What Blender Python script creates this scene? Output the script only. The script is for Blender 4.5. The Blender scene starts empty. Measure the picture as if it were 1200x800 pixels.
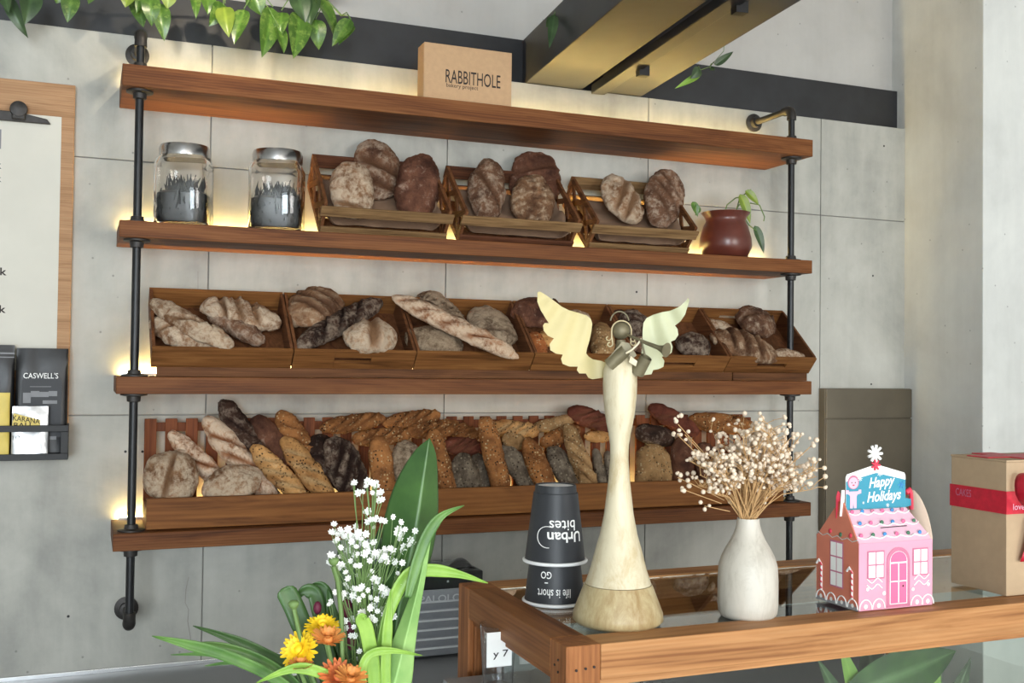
import bpy, math, random
from mathutils import Vector, Matrix, noise
random.seed(7)
scn = bpy.context.scene
COL = scn.collection
PI = math.pi

# ------------------------------------------------------------------ camera
H = 1.65
F = 1231.46
CAM = Vector((-0.0728779, -3.0468968, H))
RT = Vector((0.9271864, -0.3744142, 0.0118061))
UP = Vector((-0.0194823, -0.0167236, 0.9996703))
FW = Vector((0.3740933, 0.9271107, 0.0228004))
cd = bpy.data.cameras.new('camera'); co = bpy.data.objects.new('camera', cd); COL.objects.link(co)
cd.sensor_width = 36; cd.lens = F * 36 / 1200; cd.clip_start = .05
co.matrix_world = Matrix(((RT.x, UP.x, -FW.x, CAM.x), (RT.y, UP.y, -FW.y, CAM.y), (RT.z, UP.z, -FW.z, CAM.z), (0, 0, 0, 1)))
scn.camera = co

# ------------------------------------------------------------------ light
scn.view_settings.view_transform = 'Standard'; scn.view_settings.look = 'None'
scn.view_settings.gamma = 1; scn.view_settings.use_curve_mapping = False
scn.view_settings.exposure = -0.3
w = bpy.data.worlds.new('world'); scn.world = w; w.use_nodes = True
w.node_tree.nodes['Background'].inputs[0].default_value = (.84, .93, 1.0, 1)
w.node_tree.nodes['Background'].inputs[1].default_value = 1.0
def area(name, loc, target, sx, sy, energy, col):
    l = bpy.data.lights.new(name, 'AREA'); l.shape = 'RECTANGLE'; l.size = sx; l.size_y = sy; l.energy = energy; l.color = col
    o = bpy.data.objects.new(name, l); COL.objects.link(o); o.location = loc
    o.rotation_euler = (Vector(target) - Vector(loc)).to_track_quat('-Z', 'Y').to_euler(); return o
area('window_daylight_right', (3.2, -9.4, 1.75), (2.6, 0, 1.6), 3.2, 2.7, 350, (1, .965, .92))
area('window_daylight_left', (-1.95, -9.4, 1.75), (-1.2, 0, 1.5), 2.3, 2.7, 540, (.84, .93, 1))
area('added_fill_light', (.2, -4.6, 3.37), (.2, -4.6, 0), 2.4, 1.2, 26, (1, .92, .8))  # unseen warm fill light, added to lift dark undersides
sp = bpy.data.lights.new('ceiling_spot', 'SPOT'); sp.energy = 9; sp.spot_size = math.radians(98); sp.spot_blend = .7
sp.shadow_soft_size = .012; sp.color = (1, .86, .66)
so = bpy.data.objects.new('ceiling_spot', sp); COL.objects.link(so); so.location = (.26, -.26, 2.772)
so.rotation_euler = (Vector((.26, .3, 2.62)) - so.location).to_track_quat('-Z', 'Y').to_euler()
LED_STRENGTH = 220

# ------------------------------------------------------------------ pixel helpers (points of known planes in the photograph)
def ray(px, py): return FW + RT * ((px - 600) / F) - UP * ((py - 400) / F)
def at(px, py, y):
    d = ray(px, py); return CAM + d * ((y - CAM.y) / d.y)
def atz(px, py, z):
    d = ray(px, py); return CAM + d * ((z - CAM.z) / d.z)
def mpp(P): return (Vector(P) - CAM).dot(FW) / F

# ------------------------------------------------------------------ materials
def lin(c):
    f = lambda v: v / 12.92 if v <= .04045 else ((v + .055) / 1.055) ** 2.4
    return tuple(f(v / 255) for v in c) + (1,)
class NT:
    def __init__(s, name):
        s.m = bpy.data.materials.new(name); s.m.use_nodes = True; s.t = s.m.node_tree
        s.b = s.t.nodes['Principled BSDF']
    def n(s, typ, **kw):
        o = s.t.nodes.new(typ)
        for k, v in kw.items():
            if k in o.inputs: o.inputs[k].default_value = v
            else: setattr(o, k, v)
        return o
    def l(s, a, b): s.t.links.new(a, b)
    def ramp(s, fac, stops):
        r = s.n('ShaderNodeValToRGB'); e = r.color_ramp.elements
        while len(e) < len(stops): e.new(.5)
        for k, (p, c) in enumerate(stops):
            e[k].position = p; e[k].color = c if len(c) == 4 else tuple(c) + (1,)
        s.l(fac, r.inputs[0]); return r.outputs[0]
    def mix(s, fac, a, b, mode='MIX'):
        m = s.n('ShaderNodeMix', data_type='RGBA', blend_type=mode)
        for i, v in ((0, fac), (6, a), (7, b)):
            if hasattr(v, 'links') or hasattr(v, 'is_output'): s.l(v, m.inputs[i])
            else: m.inputs[i].default_value = v
        return m.outputs[2]
    def math(s, op, a, b=0.0):
        m = s.n('ShaderNodeMath', operation=op)
        for i, v in ((0, a), (1, b)):
            if hasattr(v, 'is_output'): s.l(v, m.inputs[i])
            else: m.inputs[i].default_value = v
        return m.outputs[0]
    def coords(s, scale=(1, 1, 1), rnd=True):
        tc = s.n('ShaderNodeTexCoord'); mp = s.n('ShaderNodeMapping'); mp.inputs['Scale'].default_value = scale
        v = tc.outputs['Object']
        if rnd:
            oi = s.n('ShaderNodeObjectInfo'); a = s.n('ShaderNodeVectorMath', operation='MULTIPLY_ADD')
            s.l(oi.outputs['Random'], a.inputs[0]); a.inputs[1].default_value = (7.3, 5.1, 9.7); s.l(v, a.inputs[2]); v = a.outputs[0]
        s.l(v, mp.inputs['Vector']); return mp.outputs[0]
    def noise(s, vec, scale, detail=6, rough=.55, dist=0):
        n = s.n('ShaderNodeTexNoise'); s.l(vec, n.inputs['Vector'])
        n.inputs['Scale'].default_value = scale; n.inputs['Detail'].default_value = detail
        n.inputs['Roughness'].default_value = rough; n.inputs['Distortion'].default_value = dist
        return n.outputs['Fac']
    def bump(s, h, strength=.2, dist=.002):
        b = s.n('ShaderNodeBump'); b.inputs['Strength'].default_value = strength; b.inputs['Distance'].default_value = dist
        s.l(h, b.inputs['Height']); s.l(b.outputs[0], s.b.inputs['Normal'])
    def color(s, c): s.l(c, s.b.inputs['Base Color'])
    def rough(s, r): s.b.inputs['Roughness'].default_value = r; return s
def plain(name, rgb, rough=.5, metal=0, var=.12, scale=30, bump=0, sheen=0):
    t = NT(name); c = lin(rgb); v = t.coords(); n = t.noise(v, scale)
    d = tuple(x * (1 - var) for x in c[:3]) + (1,); e = tuple(min(1, x * (1 + var)) for x in c[:3]) + (1,)
    t.color(t.ramp(n, [(.3, d), (.7, e)])); t.rough(rough); t.b.inputs['Metallic'].default_value = metal
    if bump: t.bump(n, bump, .001)
    return t.m
def wood(name, dark, mid, light, axis=0, scale=1.0, rough=.5, ring=5.0):
    t = NT(name); s = [16, 16, 16]; s[axis] = 1.1; s = tuple(q * scale for q in s)
    v = t.coords(s); n = t.noise(v, 1.6, 7, .6, 1.2)
    w_ = t.n('ShaderNodeTexWave', wave_type='RINGS', rings_direction='XYZ'[axis]); s2 = [9, 9, 9]; s2[axis] = .55
    v2 = t.coords(tuple(q * scale for q in s2)); t.l(v2, w_.inputs['Vector'])
    w_.inputs['Scale'].default_value = ring; w_.inputs['Distortion'].default_value = 7; w_.inputs['Detail'].default_value = 4; w_.inputs['Detail Scale'].default_value = 1.2
    f = t.math('ADD', t.math('MULTIPLY', n, .92), t.math('MULTIPLY', w_.outputs['Fac'], .09))
    s3 = [160, 160, 160]; s3[axis] = 7; g = t.noise(t.coords(tuple(q * scale for q in s3)), 1, 4)
    c = t.ramp(f, [(.3, lin(dark)), (.5, lin(mid)), (.74, lin(light))])
    c = t.mix(.28, c, t.ramp(g, [(.3, (.45, .45, .45, 1)), (.65, (1, 1, 1, 1))]), 'MULTIPLY')
    oi = t.n('ShaderNodeObjectInfo'); c = t.mix(1.0, c, t.ramp(oi.outputs['Random'], [(0, (.82, .82, .82, 1)), (1, (1.0, 1.0, 1.0, 1))]), 'MULTIPLY')
    t.color(c); t.rough(min(.7, rough + .1)); t.b.inputs['Specular IOR Level'].default_value = .2; t.bump(g, .15, .001); return t.m
def bread(name, dark, light, flour, flour_amt=.5, score=None, seeds=None, stripe=0):
    t = NT(name); v = t.coords()
    n1 = t.noise(v, 13, 6, .6, .4); n2 = t.noise(v, 38, 8, .68, .5); n3 = t.noise(v, 210, 3)
    c = t.ramp(n1, [(.34, lin(tuple(q * .92 for q in dark))), (.62, lin(tuple(min(255, q * 1.08) for q in light)))])
    at_ = t.n('ShaderNodeAttribute', attribute_name='score')
    lo = .70 - flour_amt * .42; n4 = t.noise(v, 95, 6, .7)
    fm = t.ramp(t.math('ADD', t.math('ADD', t.math('MULTIPLY', n2, .5), t.math('MULTIPLY', n4, .25)), t.math('MULTIPLY', n1, .27)), [(lo, (0, 0, 0, 1)), (lo + .11, (1, 1, 1, 1))])
    fm = t.math('MULTIPLY', fm, t.math('SUBTRACT', 1.0, t.math('MINIMUM', t.math('MULTIPLY', at_.outputs['Fac'], 1.3), 1.0)))
    fm = t.math('MULTIPLY', fm, .62 + .4 * flour_amt)
    if stripe:
        wv = t.n('ShaderNodeTexWave', wave_type='RINGS', rings_direction='Z'); t.l(v, wv.inputs['Vector'])
        wv.inputs['Scale'].default_value = stripe; wv.inputs['Distortion'].default_value = 3
        fm = t.math('MULTIPLY', fm, t.ramp(wv.outputs['Fac'], [(.2, (.35, .35, .35, 1)), (.6, (1, 1, 1, 1))]))
    c = t.mix(fm, c, lin(tuple(min(255, q * 1.08) for q in flour)))
    if score: c = t.mix(t.math('MULTIPLY', t.math('POWER', at_.outputs['Fac'], .7), .95), c, t.mix(n2, lin(score), lin(tuple(q * .72 for q in score))))
    if seeds:
        vo = t.n('ShaderNodeTexVoronoi', feature='F1'); t.l(v, vo.inputs['Vector']); vo.inputs['Scale'].default_value = 105; vo.inputs['Randomness'].default_value = 1
        sm_ = t.ramp(vo.outputs['Distance'], [(.26, (1, 1, 1, 1)), (.36, (0, 0, 0, 1))])
        sm_ = t.math('MULTIPLY', sm_, t.ramp(t.noise(v, 22, 2), [(.4, (.1, .1, .1, 1)), (.55, (1, 1, 1, 1))]))
        c = t.mix(sm_, c, t.mix(t.ramp(vo.outputs['Color'], [(.45, (0, 0, 0, 1)), (.55, (1, 1, 1, 1))]), lin(seeds[0]), lin(seeds[1])))
    wp = t.n('ShaderNodeVectorMath', operation='MULTIPLY_ADD'); t.l(n2, wp.inputs[0]); wp.inputs[1].default_value = (.03, .03, .03); t.l(v, wp.inputs[2])
    ve = t.n('ShaderNodeTexVoronoi', feature='DISTANCE_TO_EDGE'); t.l(wp.outputs[0], ve.inputs['Vector']); ve.inputs['Scale'].default_value = 26
    ck = t.math('MULTIPLY', t.ramp(ve.outputs['Distance'], [(.0, (1, 1, 1, 1)), (.045, (0, 0, 0, 1))]), t.ramp(t.noise(v, 9, 2), [(.48, (0, 0, 0, 1)), (.64, (.42, .42, .42, 1))]))
    c = t.mix(ck, c, t.mix(.5, lin(dark), lin(tuple(q * .6 for q in dark))))
    oi = t.n('ShaderNodeObjectInfo'); c = t.mix(1.0, c, t.ramp(oi.outputs['Random'], [(0, (.85, .83, .8, 1)), (1, (1, 1, 1, 1))]), 'MULTIPLY')
    t.color(c); t.rough(.75); t.b.inputs['Specular IOR Level'].default_value = .18; h = t.math('SUBTRACT', t.math('ADD', t.math('MULTIPLY', n2, 1.0), t.math('MULTIPLY', n3, .25)), t.math('MULTIPLY', ck, .25)); t.bump(h, 1.0, .010); return t.m
def glass(name, tint=(1, 1, 1, 1), rough=0.0):
    t = NT(name); t.b.inputs['Base Color'].default_value = tint; t.b.inputs['Transmission Weight'].default_value = 1
    n = t.noise(t.coords(), 8, 2); r = t.ramp(n, [(0, (rough,) * 3 + (1,)), (1, (rough + .015,) * 3 + (1,))]); t.l(r, t.b.inputs['Roughness'])
    t.b.inputs['IOR'].default_value = 1.46; return t.m
def emit(name, rgb, strength):
    t = NT(name); t.b.inputs['Emission Color'].default_value = rgb + (1,); t.b.inputs['Emission Strength'].default_value = strength
    t.b.inputs['Base Color'].default_value = rgb + (1,); return t.m
def concrete(name, a, b, c_):
    t = NT(name); v = t.coords(rnd=False); n1 = t.noise(v, 1.7, 6, .6, .6); n2 = t.noise(v, 14, 6, .65)
    vv = t.coords((9, 9, 1.2), rnd=False); n3 = t.noise(vv, 1.3, 5, .6)
    f = t.math('ADD', t.math('MULTIPLY', n1, .6), t.math('ADD', t.math('MULTIPLY', n2, .15), t.math('MULTIPLY', n3, .25)))
    c = t.ramp(f, [(.36, lin(a)), (.5, lin(b)), (.66, lin(c_))])
    vo = t.n('ShaderNodeTexVoronoi'); t.l(v, vo.inputs['Vector']); vo.inputs['Scale'].default_value = 16
    c = t.mix(t.ramp(vo.outputs['Distance'], [(.03, (.55, .55, .55, 1)), (.07, (0, 0, 0, 1))]), c, lin(tuple(q * .6 for q in a)))
    t.color(c); t.rough(.62); t.bump(n2, .12, .004); return t.m
def aged(name, paint, under, lo):
    t = NT(name); v = t.coords((1, 1, .28)); n1 = t.noise(v, 42, 8, .72, .5); n2 = t.noise(t.coords(), 120, 4); n3 = t.noise(t.coords(), 9, 3)
    f = t.math('ADD', t.math('MULTIPLY', n1, .7), t.math('MULTIPLY', n3, .3))
    c = t.ramp(f, [(lo - .12, lin(under)), (lo, lin(tuple(a * .6 + b * .4 for a, b in zip(paint, under)))), (lo + .1, lin(paint)), (lo + .3, lin(tuple(min(255, q * 1.04) for q in paint)))])
    t.color(c); t.rough(.45); t.bump(t.math('ADD', n1, t.math('MULTIPLY', n2, .3)), .3, .0015); return t.m
M = {}
M['concrete'] = concrete('concrete', (146, 146, 140), (174, 173, 165), (194, 193, 185))
M['column'] = concrete('column_plaster', (194, 195, 191), (208, 209, 205), (222, 223, 218))
M['ceiling'] = concrete('ceiling_concrete', (172, 170, 166), (182, 180, 176), (192, 190, 186))
M['joint'] = plain('joint_mortar', (146, 143, 137), .8)
M['floor'] = concrete('floor_concrete', (168, 166, 162), (182, 180, 176), (194, 192, 188))
M['beam'] = plain('black_steel', (38, 39, 42), .45, 0, .25, 12, .1)
M['teak'] = wood('teak_shelf', (76, 40, 18), (114, 67, 33), (140, 90, 50), 0, 1.0, .45)
M['crate_x'] = wood('crate_wood', (88, 54, 26), (130, 84, 44), (154, 106, 60), 0, 1.4, .55)
M['crate_y'] = wood('crate_wood_side', (74, 44, 27), (108, 68, 42), (132, 88, 58), 1, 1.4, .55)
M['old_x'] = wood('old_crate_slat', (92, 68, 44), (140, 108, 72), (166, 134, 94), 0, 1.6, .75)
M['old_y'] = wood('old_crate_side', (66, 40, 24), (112, 70, 42), (138, 94, 60), 1, 1.6, .75)
M['old_dark'] = wood('old_crate_rail', (52, 32, 22), (90, 54, 36), (112, 70, 48), 0, 1.6, .7)
M['riser'] = wood('riser_wood', (66, 40, 22), (100, 62, 34), (122, 80, 48), 0, 1.4, .55)
M['rack_x'] = wood('rack_board', (96, 55, 21), (134, 83, 38), (156, 103, 50), 0, .9, .45, 3)
M['rack_z'] = wood('rack_slat', (84, 42, 20), (124, 66, 34), (146, 82, 44), 2, 1.2, .5)
M['case_x'] = wood('case_wood_long', (140, 90, 52), (184, 130, 82), (204, 152, 102), 0, 1.2, .4)
M['case_y'] = wood('case_wood_cross', (104, 62, 34), (146, 94, 54), (168, 116, 72), 1, 1.2, .42)
M['case_z'] = wood('case_wood_post', (110, 64, 34), (156, 100, 58), (182, 124, 78), 2, 1.2, .42)
M['board'] = wood('menu_board_wood', (150, 112, 78), (178, 138, 102), (192, 154, 116), 0, 1.2, .5)
M['pipe'] = plain('black_iron_pipe', (30, 31, 33), .38, .3, .3, 25, .1)
M['fitting'] = plain('iron_fitting', (52, 49, 47), .5, .4, .35, 60, .25)
M['led'] = emit('led_strip', (1.0, .72, .25), LED_STRENGTH)
M['kraft'] = plain('kraft_card', (190, 154, 116), .75, 0, .06, 60, .05)
M['kraft_grey'] = plain('kraft_gift_card', (174, 150, 120), .75, 0, .05, 60, .05)
M['ink'] = plain('dark_ink', (36, 26, 24), .7)
M['white'] = plain('white_print', (238, 238, 235), .6, 0, .03)
M['paper'] = plain('menu_paper', (206, 203, 192), .8, 0, .03, 8)
M['black'] = plain('matt_black', (13, 13, 16), .55, 0, .2)
M['bagblack'] = plain('black_foil', (13, 14, 18), .38, 0, .3, 18, .6)
M['silver'] = plain('silver_foil', (205, 206, 208), .25, .5, .15, 40, .9)
M['yellowpack'] = plain('yellow_pack', (214, 190, 92), .5, 0, .05)
M['labelgrey'] = plain('label_grey', (128, 129, 132), .6, 0, .08)
M['darklabel'] = plain('label_dark', (34, 36, 41), .55, 0, .1)
M['steel'] = plain('polished_steel', (190, 190, 190), .22, 1, .06)
M['jarglass'] = glass('jar_glass')
M['caseglass'] = glass('case_glass', (.90, .97, .95, 1))
M['clear'] = glass('clear_plastic', (.95, .97, 1, 1), .08)
M['beans'] = plain('dark_beans', (22, 26, 30), .4, 0, .5, 90, .8)
M['clay'] = plain('brown_clay', (98, 50, 40), .28, 0, .18, 20, .1)
M['soil'] = plain('soil', (50, 38, 30), .9, 0, .3)
M['cup'] = plain('cup_black', (44, 46, 50), .5, 0, .06, 40)
M['rim'] = plain('cup_white', (236, 236, 236), .45, 0, .02)
M['vase'] = plain('vase_plaster', (216, 210, 196), .8, 0, .07, 18, .15)
M['vase'] = aged('vase_plaster_speckled', (192, 187, 176), (150, 143, 130), .38)
M['budcream'] = plain('dried_bud', (222, 203, 180), .85, 0, .12, 70)
M['straw'] = plain('straw_stem', (190, 152, 104), .8, 0, .15)
M['petalwhite'] = plain('white_petal', (244, 246, 240), .7, 0, .03)
M['petalyellow'] = plain('yellow_petal', (246, 206, 34), .6, 0, .1, 60)
M['petalorange'] = plain('orange_petal', (222, 146, 74), .6, 0, .2, 90)
M['petalrust'] = plain('rust_petal', (206, 112, 62), .6, 0, .25, 90)
M['petalred'] = plain('burgundy_petal', (92, 18, 48), .6, 0, .2)
M['stemgreen'] = plain('stem_green', (104, 132, 74), .6, 0, .15)
M['agedwood'] = aged('aged_cream_paint', (206, 196, 168), (166, 142, 98), .44)
M['agedbase'] = aged('aged_wood_base', (188, 174, 136), (146, 120, 78), .47)
M['agedmetal'] = plain('aged_grey_metal', (116, 108, 84), .5, .35, .2, 40, .3)
M['wing'] = plain('wing_cream', (194, 180, 128), .5, 0, .1, 16, .15)
M['wingmint'] = plain('wing_mint', (180, 182, 146), .45, 0, .12, 18, .15)
M['pink'] = plain('card_pink', (220, 152, 174), .6, 0, .02)
M['pinkpale'] = plain('card_pale_pink', (222, 180, 198), .6, 0, .02)
M['pinkdeep'] = plain('card_deep_pink', (222, 104, 146), .6, 0, .02)
M['orangecard'] = plain('card_orange', (206, 122, 98), .6, 0, .06)
M['teal'] = plain('card_teal', (50, 140, 164), .6, 0, .03)
M['bluedot'] = plain('card_blue', (58, 132, 190), .6)
M['greendot'] = plain('card_green', (62, 110, 84), .6)
M['red'] = plain('red_ribbon', (190, 24, 48), .45, 0, .15, 120)
M['redcard'] = plain('card_red', (220, 60, 84), .6)
M['mauve'] = plain('card_mauve', (190, 112, 140), .6)
M['greycard'] = plain('card_grey', (150, 150, 154), .6)
M['cream'] = plain('card_inner', (216, 192, 172), .75, 0, .04)
M['metalpanel'] = plain('brushed_metal_panel', (118, 110, 96), .32, .7, .12, 6, .05)
M['counter'] = plain('grey_counter', (150, 152, 154), .35, .2, .06, 6)
M['alu'] = plain('aluminium_trim', (224, 226, 228), .25, .9, .04)
M['machine'] = plain('grey_machine', (150, 154, 160), .4, .2, .06)
M['machdark'] = plain('black_machine', (22, 23, 26), .3, 0, .1)
M['machlight'] = plain('light_louvre_edge', (206, 210, 214), .35, .3, .05)
def leafmat(name, dark, light, rough=.35, vein=None, blotch=None, veinamt=.6):
    t = NT(name); v = t.coords(); n = t.noise(v, 24, 5)
    c = t.ramp(n, [(.3, lin(dark)), (.7, lin(light))])
    if blotch: c = t.mix(t.ramp(t.noise(v, 55, 4, .7), [(.5, (0, 0, 0, 1)), (.62, (1, 1, 1, 1))]), c, lin(blotch))
    a = t.n('ShaderNodeAttribute', attribute_name='score'); c = t.mix(t.math('MULTIPLY', a.outputs['Fac'], veinamt), c, lin(vein or tuple(min(255, q * 1.35) for q in light)))
    t.color(c); t.rough(rough); t.b.inputs['Specular IOR Level'].default_value = .5
    t.b.inputs['Subsurface Weight'].default_value = 0; t.bump(n, .15, .002); return t.m
M['pothos'] = leafmat('pothos_leaf', (48, 80, 28), (86, 120, 46), .3, None, (104, 130, 58), .25)
M['pothosdark'] = leafmat('pothos_dark_leaf', (42, 62, 38), (72, 96, 58), .35, None, None, .25)
M['pothoslime'] = leafmat('pothos_lime_leaf', (92, 118, 38), (134, 150, 58), .35, None, None, .3)
M['bigleaf'] = leafmat('broad_leaf', (40, 72, 31), (66, 102, 46), .42, (132, 168, 110), None, .28)
M['underleaf'] = leafmat('leaf_underside', (112, 156, 84), (146, 184, 108), .5, None, None, .15)
M['blade'] = leafmat('blade_leaf', (58, 98, 44), (98, 138, 66), .45, None, None, .12)
M['bladelime'] = leafmat('lime_blade', (112, 154, 56), (148, 186, 80), .45, None, None, .12)
fl = (182, 164, 144)
SD = ((46, 30, 20), (196, 170, 128))
M['b_floury'] = bread('crust_floury', (128, 90, 62), (160, 124, 94), (196, 178, 156), .62, (150, 112, 80))
M['b_boule'] = bread('crust_boule', (84, 56, 42), (124, 90, 68), (170, 152, 134), .5, (104, 70, 48))
M['b_brown'] = bread('crust_brown', (70, 42, 32), (112, 74, 56), (160, 138, 122), .36, (98, 62, 44))
M['b_rye'] = bread('crust_rye', (42, 28, 22), (74, 52, 41), (146, 130, 116), .46, (46, 28, 22))
M['b_ryestripe'] = bread('crust_rye_floured', (44, 29, 23), (78, 54, 42), (146, 131, 116), .56, (44, 27, 21))
M['b_stripe'] = bread('crust_striped', (92, 62, 44), (138, 102, 74), (178, 158, 134), .52, (92, 60, 40), None, 14)
M['b_grey'] = bread('crust_grey', (104, 84, 66), (140, 118, 96), (164, 146, 124), .62, (84, 62, 46))
M['b_bag'] = bread('crust_baguette', (146, 92, 60), (184, 132, 94), (214, 192, 168), .66, (150, 88, 50))
M['b_tan'] = bread('crust_tan', (168, 116, 66), (200, 150, 94), (216, 184, 140), .35, (226, 190, 138), ((60, 40, 24), (90, 60, 36)))
M['b_seed'] = bread('crust_seeded', (120, 74, 40), (164, 110, 64), (180, 140, 100), .2, (150, 96, 54), SD)
M['b_seedpale'] = bread('crust_seeded_pale', (140, 106, 68), (172, 136, 94), (186, 160, 122), .3, (150, 110, 70), ((70, 52, 34), (210, 190, 152)))
M['b_red'] = bread('crust_redbrown', (76, 36, 28), (116, 64, 48), (150, 118, 104), .28, (134, 84, 60))
M['b_slate'] = bread('crust_slate', (84, 72, 60), (114, 102, 88), (136, 124, 108), .5, (96, 80, 64), ((60, 50, 40), (150, 138, 118)))
M['b_orange'] = bread('crust_orange', (134, 72, 36), (176, 106, 60), (190, 140, 96), .15, (160, 100, 56), SD)
M['liner'] = plain('kraft_liner', (134, 106, 84), .85, 0, .1, 25, .1)

# ------------------------------------------------------------------ mesh builder
class MB:
    def __init__(s): s.v = []; s.f = []; s.a = {}
    def add(s, vs, fs, Mx=None):
        k = len(s.v)
        s.v += [(Mx @ Vector(p)) if Mx else Vector(p) for p in vs]; s.f += [tuple(i + k for i in f) for f in fs]; return s
    def box(s, x0, x1, y0, y1, z0, z1, Mx=None):
        return s.add([(x0, y0, z0), (x1, y0, z0), (x1, y1, z0), (x0, y1, z0), (x0, y0, z1), (x1, y0, z1), (x1, y1, z1), (x0, y1, z1)],
                     [(0, 3, 2, 1), (4, 5, 6, 7), (0, 1, 5, 4), (1, 2, 6, 5), (2, 3, 7, 6), (3, 0, 4, 7)], Mx)
    def tube(s, pts, r, n=8, caps=True):
        pts = [Vector(p) for p in pts]; rs = r if isinstance(r, (list, tuple)) else [r] * len(pts); k = len(s.v); last = None
        for i, p in enumerate(pts):
            d = (pts[min(i + 1, len(pts) - 1)] - pts[max(i - 1, 0)]).normalized()
            if last is None: a = d.orthogonal().normalized()
            else: a = (last - d * last.dot(d)); a = a.normalized() if a.length > 1e-6 else d.orthogonal().normalized()
            last = a; b = d.cross(a)
            for j in range(n):
                t = 2 * PI * j / n; s.v.append(p + (a * math.cos(t) + b * math.sin(t)) * rs[i])
        for i in range(len(pts) - 1):
            for j in range(n):
                j2 = (j + 1) % n; s.f.append((k + i * n + j, k + i * n + j2, k + (i + 1) * n + j2, k + (i + 1) * n + j))
        if caps:
            s.f.append(tuple(k + j for j in reversed(range(n)))); s.f.append(tuple(k + (len(pts) - 1) * n + j for j in range(n)))
        return s
    def lathe(s, prof, c=(0, 0, 0), n=32, axis=None, sq=0.0, rot=0.0):
        c = Vector(c); k = len(s.v); Q = Vector((0, 0, 1)).rotation_difference(Vector(axis)).to_matrix() if axis else Matrix.Identity(3)
        for r, z in prof:
            for j in range(n):
                t = 2 * PI * j / n; e = 1.0
                if sq: e = (abs(math.cos(t)) ** sq + abs(math.sin(t)) ** sq) ** (-1 / sq)
                s.v.append(c + Q @ Vector((r * e * math.cos(t + rot), r * e * math.sin(t + rot), z)))
        for i in range(len(prof) - 1):
            for j in range(n):
                j2 = (j + 1) % n; s.f.append((k + i * n + j, k + i * n + j2, k + (i + 1) * n + j2, k + (i + 1) * n + j))
        if prof[0][0] > 1e-5: s.f.append(tuple(k + j for j in reversed(range(n))))
        if prof[-1][0] > 1e-5: s.f.append(tuple(k + (len(prof) - 1) * n + j for j in range(n)))
        return s
    def ball(s, c, r, n=10, sc=(1, 1, 1)):
        m = max(4, n // 2); pr = [(math.sin(PI * i / m) * 1.0, -math.cos(PI * i / m)) for i in range(m + 1)]; k = len(s.v); c = Vector(c)
        s.v.append(c + Vector((0, 0, -r * sc[2])))
        for rr, z in pr[1:-1]:
            for j in range(n): s.v.append(c + Vector((rr * r * sc[0] * math.cos(2 * PI * j / n), rr * r * sc[1] * math.sin(2 * PI * j / n), z * r * sc[2])))
        s.v.append(c + Vector((0, 0, r * sc[2]))); e = len(s.v) - 1
        for j in range(n):
            j2 = (j + 1) % n; s.f.append((k, k + 1 + j2, k + 1 + j)); s.f.append((e, e - n + j, e - n + j2))
        for i in range(m - 2):
            for j in range(n):
                j2 = (j + 1) % n; a = k + 1 + i * n; s.f.append((a + j, a + j2, a + n + j2, a + n + j))
        return s
    def prism(s, poly, O, U, V, th):
        O, U, V = Vector(O), Vector(U), Vector(V); N = U.cross(V).normalized() * th; n = len(poly)
        a = [O + U * x + V * y for x, y in poly]
        return s.add(a + [p + N for p in a], [tuple(reversed(range(n))), tuple(range(n, 2 * n))] + [(i, (i + 1) % n, (i + 1) % n + n, i + n) for i in range(n)])
    def grid(s, fn, nu, nv, attr=None):
        k = len(s.v)
        for i in range(nu + 1):
            for j in range(nv + 1):
                s.v.append(Vector(fn(i / nu, j / nv)))
                if attr: s.a[len(s.v) - 1] = attr(i / nu, j / nv)
        for i in range(nu):
            for j in range(nv):
                p = k + i * (nv + 1) + j; s.f.append((p, p + nv + 1, p + nv + 2, p + 1))
        return s
    def build(s, name, mat, parent=None, smooth=0, bevel=0, solid=0, origin=None):
        off = wloc(parent) if parent else (Vector(origin) if origin is not None else Vector((0, 0, 0)))
        me = bpy.data.meshes.new(name); me.from_pydata([tuple(v - off) for v in s.v], [], s.f)
        if s.a:
            A = me.attributes.new('score', 'FLOAT', 'POINT'); A.data.foreach_set('value', [s.a.get(i, 0.0) for i in range(len(s.v))])
        if smooth:
            me.polygons.foreach_set('use_smooth', [True] * len(me.polygons))
            if smooth < 180: me.set_sharp_from_angle(angle=math.radians(smooth))
        me.materials.append(mat if not isinstance(mat, str) else M[mat]); me.update()
        o = bpy.data.objects.new(name, me); COL.objects.link(o)
        if parent: o.parent = parent
        else: o.location = off
        if solid: md = o.modifiers.new('thick', 'SOLIDIFY'); md.thickness = solid; md.offset = 0
        if bevel: md = o.modifiers.new('bevel', 'BEVEL'); md.width = bevel; md.segments = 2; md.limit_method = 'ANGLE'
        return o
def wloc(o):
    p = Vector((0, 0, 0))
    while o: p += Vector(o.location); o = o.parent
    return p
def thing(name, label, cat, loc, group=None):
    o = bpy.data.objects.new(name, None); COL.objects.link(o); o.location = loc; o.empty_display_size = .05
    return tag(o, label, cat, group)
def tag(o, label, cat, group=None):
    o['label'] = label; o['category'] = cat
    if group: o['group'] = group
    return o
def struct(o, label=None):
    o['kind'] = 'structure'
    if label: o['label'] = label
    return o
def stuff(o): o['kind'] = 'stuff'; return o
def box(name, mat, parent, *d, bevel=.0015, Mx=None, origin=None): return MB().box(*d, Mx=Mx).build(name, mat, parent, bevel=bevel, origin=origin)
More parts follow.
